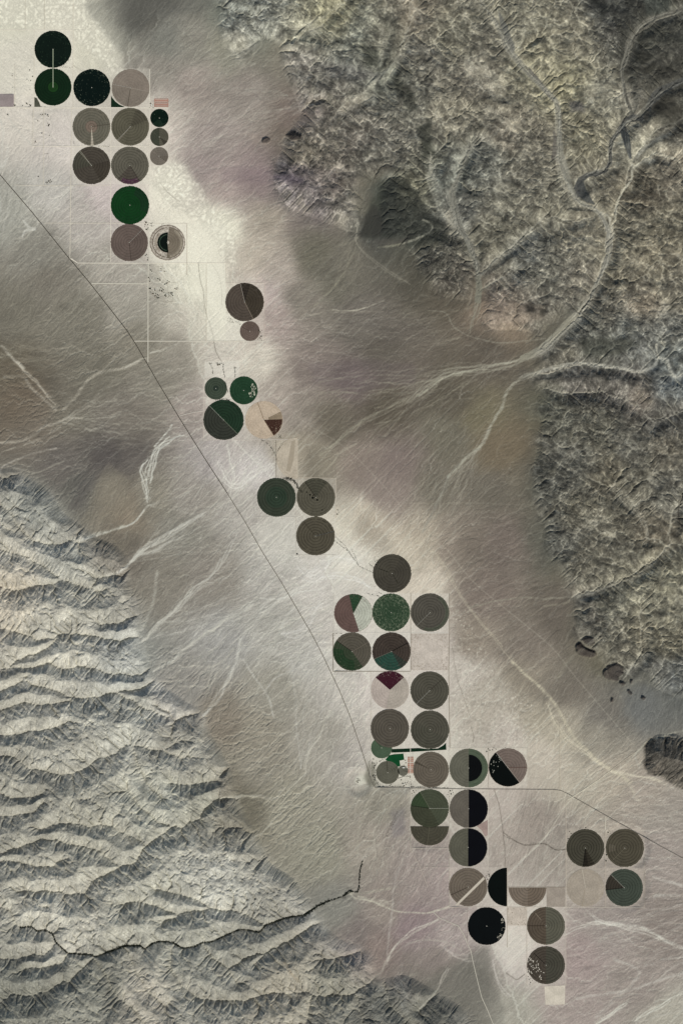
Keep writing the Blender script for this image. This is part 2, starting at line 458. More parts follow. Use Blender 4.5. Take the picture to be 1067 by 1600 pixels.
H = H-(L1-1.2)*(0.45*mw+0.34*me*rug+0.5*mb)
H -= (L1-1.0)*(0.07*(1-Mt)*(1-.7*floor_)+.42*DF)
D2 = flow(blur(H, 1)/G, fm, 2, 420000, 60, pot*.6+fbm(PX, PY, 4.5, 151, 2)*3.5)
L2 = np.minimum(np.log1p(blur(D2, 1)/D2.mean()*3), 3.2)
L2f = np.minimum(np.log1p(D2/D2.mean()*3), 3.2)
H = H-(L2f-1.2)*(0.42*mw+0.32*me*rug+0.45*mb)
H -= (L2f-1.0)*(0.06*(1-Mt)*(1-.7*floor_)+.16*DF)
r3 = fbm(PX, PY, 3.6, 161, 2, .7)
H += r3*(0.30*mw+0.34*me*rug+.3*mb)

# streaks along the flow (line integral convolution)
def lic(tex, fx, fy, n):
    acc = tex.copy(); T_ = tex.ravel(); fxr, fyr = fx.ravel(), fy.ravel()
    xx0, yy0 = np.meshgrid(np.arange(NX, dtype=np.float32), np.arange(NY, dtype=np.float32))
    for sg in (1, -1):
        x = xx0.copy(); y = yy0.copy()
        for s in range(n):
            k = y.astype(np.int32)*NX+x.astype(np.int32)
            x = np.clip(x+sg*fxr[k], 0, NX-1.01); y = np.clip(y+sg*fyr[k], 0, NY-1.01)
            acc += T_[y.astype(np.int32)*NX+x.astype(np.int32)]
    return acc/(2*n+1)
py_, px_ = np.gradient(pot)
fxx, fyy = norm2(F[..., 0]-.45*px_, F[..., 1]-.45*py_)
fxx = fxx.astype(np.float32); fyy = fyy.astype(np.float32)
wn = rng.standard_normal((NY, NX)).astype(np.float32)
s1 = lic(wn, fxx, fyy, 11); s1 /= s1.std()
s2 = lic(blur(rng.standard_normal((NY, NX)).astype(np.float32), 4), fxx, fyy, 26); s2 /= s2.std()
H += (s1*0.050+s2*0.055)*(1-Mt)*(1-.7*floor_)

# ----------------------------------------------------------------------------
# colour of the ground
# ----------------------------------------------------------------------------
CP = np.array([float(t) for t in """
20 20 205 200 182 100 60 214 207 190 150 60 206 200 182 30 100 205 198 184 30 200 203 194 183 90 230 203 193 185 20 330 162 159 149 60 400 140 135 125 30 480 124 118 106
120 500 130 124 112 70 440 128 121 110 200 480 166 159 147 200 430 172 164 153 130 340 188 179 171 160 310 196 182 178 80 300 190 184 176 300 440 222 216 198 300 380 225 218 200
270 290 222 215 198 350 350 214 208 190 345 480 214 207 190 260 60 122 120 112 230 20 98 95 88 300 60 135 130 120 250 110 140 133 124 300 140 152 140 132 262 165 176 165 155
260 210 190 178 168 330 220 150 138 132 380 150 142 132 124 400 280 138 122 120 350 290 162 146 140 320 260 150 136 132 420 340 158 147 134 400 400 176 164 150 440 420 160 148 138
430 500 164 148 141 415 460 182 166 160 470 470 128 120 110 520 440 108 103 92 540 410 118 112 101 490 400 112 107 94 560 500 112 105 97 600 540 104 97 89 550 600 113 101 97
640 580 112 103 94 480 580 132 120 113 520 660 112 104 92 600 640 94 86 75 700 620 94 87 76 760 560 100 92 82 460 700 158 147 131 500 720 138 129 114 560 720 135 122 112
620 720 124 111 105 605 770 142 129 120 570 820 170 158 142 700 680 112 106 93 680 760 115 108 96 750 650 118 110 90 780 700 116 104 87 760 760 112 105 94 780 850 115 104 96
735 850 118 108 98 700 850 142 130 118 660 840 168 156 140 640 870 197 185 167 760 930 124 112 103 740 1000 144 132 119 820 1000 124 114 104 860 960 114 105 95 880 1080 118 110 100
820 1060 142 132 118 950 1120 120 114 106 1000 1100 115 115 112 930 1160 152 144 131 880 1150 176 166 149 840 1130 168 158 141 900 1220 182 172 156 960 1210 180 168 152
1040 1270 165 155 145 1000 1240 172 160 148 760 1100 174 164 151 800 1150 184 173 162 720 1050 188 178 167 850 1180 185 174 160 830 1290 160 148 138 860 1320 158 148 138
800 1300 170 158 148 780 1260 182 170 160 1030 1330 166 154 146 1040 1450 150 138 130 950 1450 164 152 145 900 1500 170 153 148 1000 1530 160 148 140 1050 1590 175 168 155
880 1570 170 156 149 800 1580 168 162 150 800 1500 200 188 180 812 1450 208 196 186 720 1560 128 123 114 740 1530 126 121 112 690 1530 124 118 110 680 1490 150 136 132 700 1380 165 150 145
650 1350 160 147 140 620 1300 158 147 138 600 1260 150 143 130 580 1320 160 150 138 640 1450 148 131 130 600 1420 152 140 131 560 1460 130 120 115 520 1420 140 137 128 500 1330 150 145 130
590 1480 140 125 118 700 1470 172 158 153 450 1260 155 149 134 400 1200 148 141 128 355 1235 118 110 96 380 1260 118 112 98 400 1150 152 144 130 350 1130 138 128 115 430 1080 160 154 142 500 1150 166 159 148
530 1080 186 179 170 480 1030 182 177 169 420 980 180 175 166 500 900 197 190 182 440 850 186 181 172 380 800 170 163 155 420 900 178 172 164 545 870 205 198 186 350 1000 164 160 155 330 900 150 142 132
280 830 140 135 125 250 900 138 131 120 200 880 122 114 104 200 800 140 128 112 170 770 138 129 115 185 850 124 116 104 100 725 116 109 103 170 712 98 92 88 130 760 105 102 96 60 660 125 115 103
30 620 116 104 90 20 590 110 102 88 100 650 125 118 106 200 650 130 122 112 200 700 112 105 98 250 600 145 138 126 280 560 156 148 136 220 540 140 133 120 150 580 124 118 106 310 640 166 154 146 330 720 174 165 161
300 780 155 147 138 240 780 142 135 122 400 740 192 184 179 350 560 194 184 172 300 500 198 189 175 360 620 195 185 175 400 570 200 190 176 440 640 166 153 143 440 600 160 148 138 470 650 140 130 120 540 820 205 195 178
580 940 200 192 182 660 920 200 188 172 680 1020 200 188 180 590 1080 200 190 182 640 1130 195 186 176 600 1200 190 184 170 700 1200 190 182 170 560 1180 176 168 160 540 1010 190 182 174
100 1000 156 151 138 100 1150 148 144 132 60 1250 136 132 120 150 1280 146 142 128 100 1440 154 149 136 30 1570 116 115 104 150 1540 126 124 112 250 1400 146 143 130 330 1380 158 155 144
250 1250 152 150 136 330 1240 138 136 122 300 1480 140 138 126 300 1560 138 134 122 230 1560 148 140 126 400 1480 130 127 116 450 1530 142 134 118 520 1540 128 124 110 600 1580 104 103 95 680 1580 104 103 92
30 850 156 150 137 10 915 164 152 134 60 800 132 132 124 100 870 150 148 138 150 920 146 142 130 200 1030 148 148 142 200 1120 148 146 136 280 1080 148 143 136 300 1180 140 136 124
400 30 134 134 122 360 70 140 136 122 370 20 120 122 112 480 60 138 134 112 520 30 134 128 98 560 60 124 124 108 470 100 136 128 116 540 110 112 112 102 600 60 110 106 90 600 120 104 104 90 650 30 132 120 100
660 90 118 112 98 700 60 122 116 96 730 130 120 112 96 650 160 116 112 98 700 180 130 122 102 760 60 116 110 94 800 30 128 122 102 840 100 142 134 106 900 60 132 124 102 880 140 140 132 100 900 200 130 122 96 960 60 88 86 78
950 20 84 84 80 1020 60 98 96 84 1040 110 96 92 82 1000 150 116 110 96 1040 190 106 100 86 930 160 138 132 112 1000 240 136 130 110 1040 270 124 114 96 1000 300 106 96 78 1040 350 114 106 86 960 360 122 114 94
900 360 132 124 104 860 330 122 116 98 820 260 116 110 94 840 220 122 114 96 790 220 126 116 98 760 250 106 106 96 700 280 104 106 96 720 330 108 106 96 640 300 112 108 86 620 330 82 84 76 590 350 78 78 74 600 300 90 92 84
650 360 86 86 76 670 420 88 84 74 700 450 100 92 80 760 370 112 106 88 800 340 118 112 94 820 400 110 108 98 860 430 112 108 94 800 500 140 124 106 780 490 138 120 104 840 490 104 98 86 900 440 122 114 98 960 430 120 112 92
1020 420 124 114 92 1040 460 120 112 94 1000 480 130 116 96 940 490 110 104 90 900 510 112 110 100 980 515 104 106 100 1040 520 116 114 104 930 540 98 98 88 1000 545 104 104 98 1040 560 96 100 96 880 550 106 100 86
900 600 102 96 88 960 610 100 94 86 1040 610 116 120 118 1000 620 110 98 86 1040 650 94 90 82 870 640 98 96 82 930 660 98 94 80 980 690 102 98 86 1040 700 108 100 84 900 720 104 100 88 870 750 96 94 84 940 740 106 98 80
1000 760 112 106 90 1040 780 108 104 92 900 800 108 102 86 960 820 104 98 82 1020 830 108 98 80 870 850 102 100 90 920 870 108 102 86 980 880 116 110 92 1000 930 132 126 104 1040 900 124 118 96 950 950 110 106 90
920 960 108 102 90 1040 960 118 112 92 1000 990 116 108 88 1040 1010 118 110 88 960 1010 112 106 90 1020 1050 106 104 96 1060 1060 100 102 100 520 130 112 106 96 470 180 128 114 106 520 200 112 104 92
480 240 118 108 92 540 180 118 110 96 560 230 116 106 94 460 280 108 96 98 520 290 118 106 94 540 330 130 122 110 500 320 118 108 106 450 310 134 122 118 580 240 106 102 90 590 260 108 102 90 570 330 110 106 94""".split()]).reshape(-1, 5)
num = np.zeros(c8x.shape+(3,), np.float64); den = np.zeros(c8x.shape)
cwx = fbm(c8x, c8y, 50, 171, 3)*14; cwy = fbm(c8x, c8y, 50, 181, 3)*14
for (x, y, a, b, c) in CP:
    d2 = (c8x+cwx-x)**2+(c8y+cwy-y)**2
    g = 1.0/(d2+260.0)**2.1
    num += g[..., None]*np.array([a, b, c]); den += g
COL = up((num/den[..., None]).astype(np.float32), 8.0)     # display tone 0..255

def mix(mask, col, keep=0.0):
    global COL
    m = np.clip(mask, 0, 1)[..., None]
    COL = COL*(1-m)+(np.array(col, np.float32)*(1-keep)+COL*keep)*m
def mul(f):
    global COL
    COL = COL*f[..., None]
def smooth_line(P, n=4):
    if len(P) < 3: return P
    Q = []
    for i in range(len(P)-1):
        a, b, c, d = P[max(0, i-1)], P[i], P[i+1], P[min(len(P)-1, i+2)]
        for k in range(n):
            t = k/n
            Q.append(tuple(.5*((2*b[e])+(-a[e]+c[e])*t+(2*a[e]-5*b[e]+4*c[e]-d[e])*t*t+(-a[e]+3*b[e]-3*c[e]+d[e])*t**3) for e in (0, 1)))
    Q.append(P[-1]); return Q
def paint(P, wd, col, a=1.0, soft=0.8, wa=0.3, brk=None, taper=False):
    """stroke on the ground: bounding-box local, follows the shared warp"""
    P = P if isinstance(P, list) else pts(P)
    P = smooth_line(P)
    global COL
    n = len(P)-1
    x0 = min(p[0] for p in P)-wd-8; x1 = max(p[0] for p in P)+wd+8; y0 = min(p[1] for p in P)-wd-8; y1 = max(p[1] for p in P)+wd+8
    i0 = max(0, int((x0-X0)/G)); i1 = min(NX, int((x1-X0)/G)+1); j0 = max(0, int((y0-Y0)/G)); j1 = min(NY, int((y1-Y0)/G)+1)
    if i1 <= i0 or j1 <= j0: return
    sl_ = (slice(j0, j1), slice(i0, i1))
    x = PX[sl_]+wxn[sl_]*wa; y = PY[sl_]+wyn[sl_]*wa
    d = np.full(x.shape, 1e9, np.float32)
    for k in range(n):
        (ax, ay), (bx, by) = P[k], P[k+1]
        dx, dy = bx-ax, by-ay; t = np.clip(((x-ax)*dx+(y-ay)*dy)/(dx*dx+dy*dy+1e-6), 0, 1)
        ww = 1.0 if not taper else (1-.8*(k+t)/n)
        np.minimum(d, np.sqrt((x-ax-t*dx)**2+(y-ay-t*dy)**2)/ww, out=d)
    m = (1-sstep(wd*.5-soft*.5, wd*.5+soft, d))*a
    if brk is not None: m = m*brk[sl_]
    m = m[..., None]
    COL[sl_] = COL[sl_]*(1-m)+np.array(col, np.float32)*m

nl = fbm(PX, PY, 90, 191, 4, .55); nm = fbm(PX, PY, 24, 201, 4, .6); nf = fbm(PX, PY, 6, 211, 3, .7)
# fans: streaks and braided channels
fanm = 1-Mt
s1h = s1-blur(s1, 2); streak = (s1*.022+s1h*.026+s2*.012)
playa = smask(pts("-90 -90 112 -90 116 -4 140 16 162 40 186 74 192 104 204 130 236 150 236 168 262 172 262 250 284 256 302 276 314 300 330 322 346 344 366 372 372 412 352 432 352 540 330 470 300 470 300 412 236 410 170 300 100 290 0 262 -90 240"), 5, .5)
playa2 = smask(pts("540 815 580 850 640 905 700 920 735 970 775 1040 830 1085 870 1130 920 1190 900 1240 800 1250 780 1330 800 1400 880 1420 890 1540 830 1600 780 1560 740 1500 780 1470 690 1380 690 1240 560 1230 575 1180 575 1060 515 1040 515 990 520 930 470 870"), 8)
smooth_ = np.clip(1-.55*playa-.45*playa2, 0.2, 1)
mul(1+(streak*smooth_*fanm)+nl*.05*fanm+nm*.045)
ch = sstep(1.5, 3.1, L1)*fanm*(1-playa*.7)
ch2 = sstep(1.6, 3.1, L2)*fanm*(1-playa*.7)
light = sstep(120, 175, COL[..., 1])
mix(ch*(.06+.20*light)*(.4+sstep(-.3, .5, nm)), (205, 202, 188), .35)
mix(ch2*(.16+.20*light), (190, 188, 174), .35)
wsh = fanm*(1-playa*.75)*(.45+.55*sstep(-.5, .3, nl))
mix(sstep(2.6, 5.2, LW)*wsh*(.15+.30*light), (206, 203, 190), .35)
mix(sstep(4.6, 6.8, LW)*wsh*(.28+.30*light), (214, 211, 198), .35)
mul(1-sstep(1.6, .2, LW)*wsh*.05); mix(sstep(2.0, 4.6, LW)*DF*.45, (206, 203, 190), .3); mul(1+DF*.04)
# wind-worn mottling of the wet playa floor
cell = np.abs(perlin(WXP/7.5, WYP/7.5, 221))*.8+.8*np.abs(fbm(PX*.8+PY*.6+wxn*.9, PY*.8-PX*.6+wyn*.9, 6, 231, 3, .8))+.25*nf
mot = sstep(.7, .15, cell)
edge1 = smask(pts("-90 -90 112 -90 140 14 186 74 196 125 170 120 150 90 118 60 110 40 0 42 -90 40"), 5)*1.0
edge1 = np.maximum(edge1, smask(pts("240 262 282 254 302 276 330 322 366 372 372 420 350 410 330 370 290 330 262 320 244 290"), 4))
mul(1-edge1*mot*.16+edge1*.05*(1-mot)); mix(np.maximum(edge1, .75*playa*sstep(120, 320, PX))*.45, (232, 225, 208))
mix(edge1*(1-mot)*.25*(.5+sstep(-.3,.4,nm)), (236, 232, 214))
brt = smask(pts("-90 -90 110 -90 180 60 210 140 250 160 300 270 340 330 372 400 410 440 412 560 440 650 470 740 540 830 620 880 700 930 760 1010 850 1110 900 1200 880 1250 780 1240 700 1240 560 1200 500 1040 440 920 360 820 330 700 300 560 290 470 230 410 170 330 110 260 40 220 -90 220"), 24, 1)
mul(1+brt*.055); apr = np.clip(hmask(M_WEST, 60, 1.6)+.25, 0, 1)*(1-mw)*sstep(.02, .3, hmask(M_WEST, 60, 2.5)); mix(apr*.35*(.4+sstep(-.4, .4, nl+nm*.6)), (184, 180, 167), .4); efan = smask(pts('230 0 330 40 420 130 420 300 470 420 640 480 800 560 820 900 880 1050 960 1140 880 1120 740 960 560 800 420 600 390 440 300 260 200 130'), 20, 1); mul(1+efan*.06)
edge2 = smask(pts("702 930 735 975 770 1040 800 1075 835 1105 850 1150 800 1168 705 1165 703 1000"), 6)
scat = sstep(.12, .45, fbm(PX, PY, 4.2, 241, 2, .8))
mix(edge2*scat*.55*(.3+sstep(-.3, .4, nm)), (226, 220, 205)); mul(1-edge2*sstep(0, .5, nf)*.10)
edge3 = smask(pts("520 805 560 835 590 850 600 870 575 880 540 850 525 830"), 3)
mix(edge3*scat*.6, (235, 230, 212))
edge4 = smask(pts("340 540 410 540 420 590 400 620 385 580 340 570"), 4); mix(edge4*scat*.35, (232, 226, 210))
edge5 = smask(pts("700 1235 790 1235 800 1400 890 1400 885 1560 780 1560 770 1480 690 1400"), 5); mix(edge5*scat*.22, (228, 218, 206))

# rock: beds of different tone, painted crag shade, scree in gullies; shrubs on the shaded side are left to the sun
rock = Mt
bed = fbm(PX*.55+PY*.85, (PY*.55-PX*.85)*.35, 26, 251, 5, .6)
mul(1+rock*(bed*.20+nm*.10+nf*.12))
COL = COL*(1+mw[..., None]*(np.array((1.24, 1.235, 1.22), np.float32)-1))
crag_shade = sstep(.05, .35, fbm(WXP*.8+WYP*.6, (WYP*.8-WXP*.6)*1.5, 9, 262, 4, .7))*sstep(-.2, .3, fbm(PX, PY, 45, 263, 3))
mix(crag_shade*me*.50, (70, 70, 60), .35); mix(crag_shade*mw*.28, (104, 104, 94), .4)  # dark blotches painted into the rock tone as shade on crags
pal = sstep(.12, .42, fbm(WXP*.8+WYP*.6+90, (WYP*.8-WXP*.6)*1.6, 8, 264, 4, .75))*sstep(-.25, .3, fbm(PX, PY, 50, 266, 3))
mix(pal*me*.55, (186, 179, 156), .25); mix(pal*mw*.40, (206, 203, 190), .3)
fil = ridged(WXP*.8+WYP*.6, (WYP*.8-WXP*.6)*2.0, 14, 267, 4, .7)
mix(sstep(.55, .9, fil)*me*.42, (184, 178, 158), .3); mix(sstep(.6, .9, fil)*mw*.25, (206, 204, 194), .3)
mul(1+me*.10)
mul(1+me*(fbm(WXP, WYP, 15, 261, 5, .75)*.62+ridged(WXP*.8+WYP*.6, (WYP*.8-WXP*.6)*1.6, 30, 265, 4, .6)*.10+.03))
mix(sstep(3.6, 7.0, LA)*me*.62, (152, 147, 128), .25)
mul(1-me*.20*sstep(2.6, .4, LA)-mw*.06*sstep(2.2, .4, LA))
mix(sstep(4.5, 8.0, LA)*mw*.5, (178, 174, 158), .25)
yl = sstep(.12, .55, fbm(PX, PY, 45, 271, 4, .6))*me; mix(yl*.18, (158, 148, 112))
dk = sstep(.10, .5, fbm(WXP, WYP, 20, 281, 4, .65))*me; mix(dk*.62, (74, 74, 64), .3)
dkw = sstep(.15, .55, fbm(WXP, WYP, 26, 291, 4, .65))*mw; mix(dkw*.30, (104, 104, 96), .3)
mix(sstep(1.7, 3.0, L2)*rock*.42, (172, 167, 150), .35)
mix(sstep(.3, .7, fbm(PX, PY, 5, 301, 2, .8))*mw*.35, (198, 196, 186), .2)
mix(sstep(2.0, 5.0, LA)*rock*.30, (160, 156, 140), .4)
spk2 = sstep(.32, .6, fbm(PX, PY, 3.4, 321, 2, .9)); mix(spk2*me*.15, (176, 170, 146), .2)

def zone(P, col, a, n=3, wa=1.0, keep=.3):
    mix(smask(pts(P) if isinstance(P, str) else P, n, wa)*a, col, keep)
def fzone(P, col, a, n=1, wa=.3, keep=.2):
    mix(fmask(pts(P) if isinstance(P, str) else P, n, wa)*a, col, keep)
# dark rock masses; butte and knob also get painted light and shade
zone("588 372 562 368 574 330 590 290 620 275 650 300 668 330 690 350 700 380 640 388", (58, 62, 54), .8, 3)
zone("560 370 570 338 584 318 600 352 594 372", (64, 62, 58), .85, 2, .4)
zone("584 376 612 374 640 372 632 386 600 386", (86, 82, 76), .8, 2, .3)
zone("425 278 440 272 480 280 470 288 440 286", (88, 76, 96), .75, 2)
zone("430 262 520 268 540 300 500 305 450 290", (112, 98, 104), .3, 4)
zone("930 0 990 0 1040 40 1067 40 1130 100 1130 230 1040 200 1000 180 1010 150 960 130 965 60", (60, 60, 52), .6, 4)
zone("1000 0 1045 0 1040 24 1005 30", (56, 66, 62), .7, 3)
zone("918 6 936 4 945 20 940 36 928 26", (48, 50, 46), .75, 2)
zone("1030 70 1067 75 1130 90 1130 80 1067 60", (52, 58, 56), .6, 2)
zone("990 90 1010 85 1020 110 1000 125", (60, 58, 48), .6, 2)
zone("1020 110 1045 105 1050 125 1030 130", (56, 54, 46), .6, 2)
zone("1015 160 1040 152 1062 180 1040 188 1020 182", (62, 58, 48), .65, 2)
zone("650 200 672 190 680 240 660 250", (54, 58, 48), .75, 2)
zone("560 70 590 80 590 105 575 110", (58, 62, 52), .75, 2)
zone("610 120 640 140 655 175 640 180 618 150", (54, 56, 46), .7, 2)
zone("900 530 960 530 1000 540 960 556 910 555", (66, 68, 56), .65, 3)
zone("885 162 905 165 912 182 890 178", (92, 88, 92), .8, 1, .3)
zone("870 198 912 200 950 165 920 150 900 163 940 158", (92, 86, 68), .35, 3)
zone("500 100 540 104 600 118 590 128 520 124", (100, 96, 96), .5, 3)
mix(mb*.9, (80, 76, 70), .15); mix(mk*.85, (72, 64, 60), .15)
mul(1+mb*(s1*.12+s2*.1)); mix(mb*sstep(.1, .5, nm)*sstep(1180, 1200, PY)*.6, (150, 138, 126))  # sunlit south side of the butte painted paler, in patches
fzone("900 1006 906 1003 914 1011 929 1017 928 1020 912 1015 902 1010", (44, 38, 36), .9)  # shade on the knob's north edge, painted as a dark strip
zone("750 470 800 470 845 480 850 500 820 508 770 512 752 500", (150, 128, 108), .6, 3)
zone("818 478 834 478 834 490 822 490", (40, 38, 34), .8, 1, .3)
zone("840 485 850 485 850 496 842 496", (60, 58, 50), .8, 1, .3)
zone("1040 590 1067 596 1067 628 1030 610", (148, 154, 150), .35, 3)
zone("690 330 705 330 712 372 702 368", (190, 178, 150), .5, 2, .5)
zone("380 210 404 212 404 222 396 224 394 218", (176, 158, 146), .4, 1)
zone("0 890 20 886 40 905 30 918 0 914", (172, 160, 138), .3, 3)
# fans with their own tone
fzone("134 806 160 735 170 722 192 740 206 756 196 774 212 786 190 806 150 828 108 843", (140, 132, 117), .4, 2, .5, .3)
zone("150 706 240 690 230 724 200 745 168 722 130 790 108 800 120 760", (94, 88, 86), .45, 6)
zone("545 745 565 705 600 698 648 712 652 740 640 770 618 790 570 775", (140, 126, 118), .5, 3)
zone("765 655 840 650 850 668 800 730 745 745 740 700", (124, 110, 88), .3, 6)
zone("560 530 700 540 760 560 700 620 620 690 520 690 470 640 600 620", (92, 84, 72), .25, 8)
zone("480 570 560 560 650 570 650 600 560 610 490 600", (110, 98, 100), .4, 4)
zone("345 262 430 262 430 284 345 284", (134, 116, 120), .5, 5)
zone("128 6 330 -40 330 16 240 30 200 70 190 86 170 60", (92, 92, 88), .45, 6)
zone("612 1268 632 1262 634 1300 614 1310", (110, 104, 112), .45, 3)
zone("0 560 40 560 75 600 80 650 0 680", (116, 104, 90), .5, 5)
zone("40 570 70 600 85 625 100 640 95 600 80 570 55 560", (96, 90, 80), .45, 3)
zone("700 1510 760 1480 768 1500 760 1530 775 1545 790 1580 780 1660 640 1660 660 1540", (116, 113, 105), .5, 2, .5)
zone("625 1490 680 1478 720 1500 690 1530 640 1520", (130, 122, 112), .5, 4)
zone("770 1480 800 1450 830 1480 810 1500 800 1530 788 1500", (222, 216, 204), .5, 4)
zone("620 1410 640 1410 690 1420 680 1460 620 1460", (150, 132, 134), .3, 5)

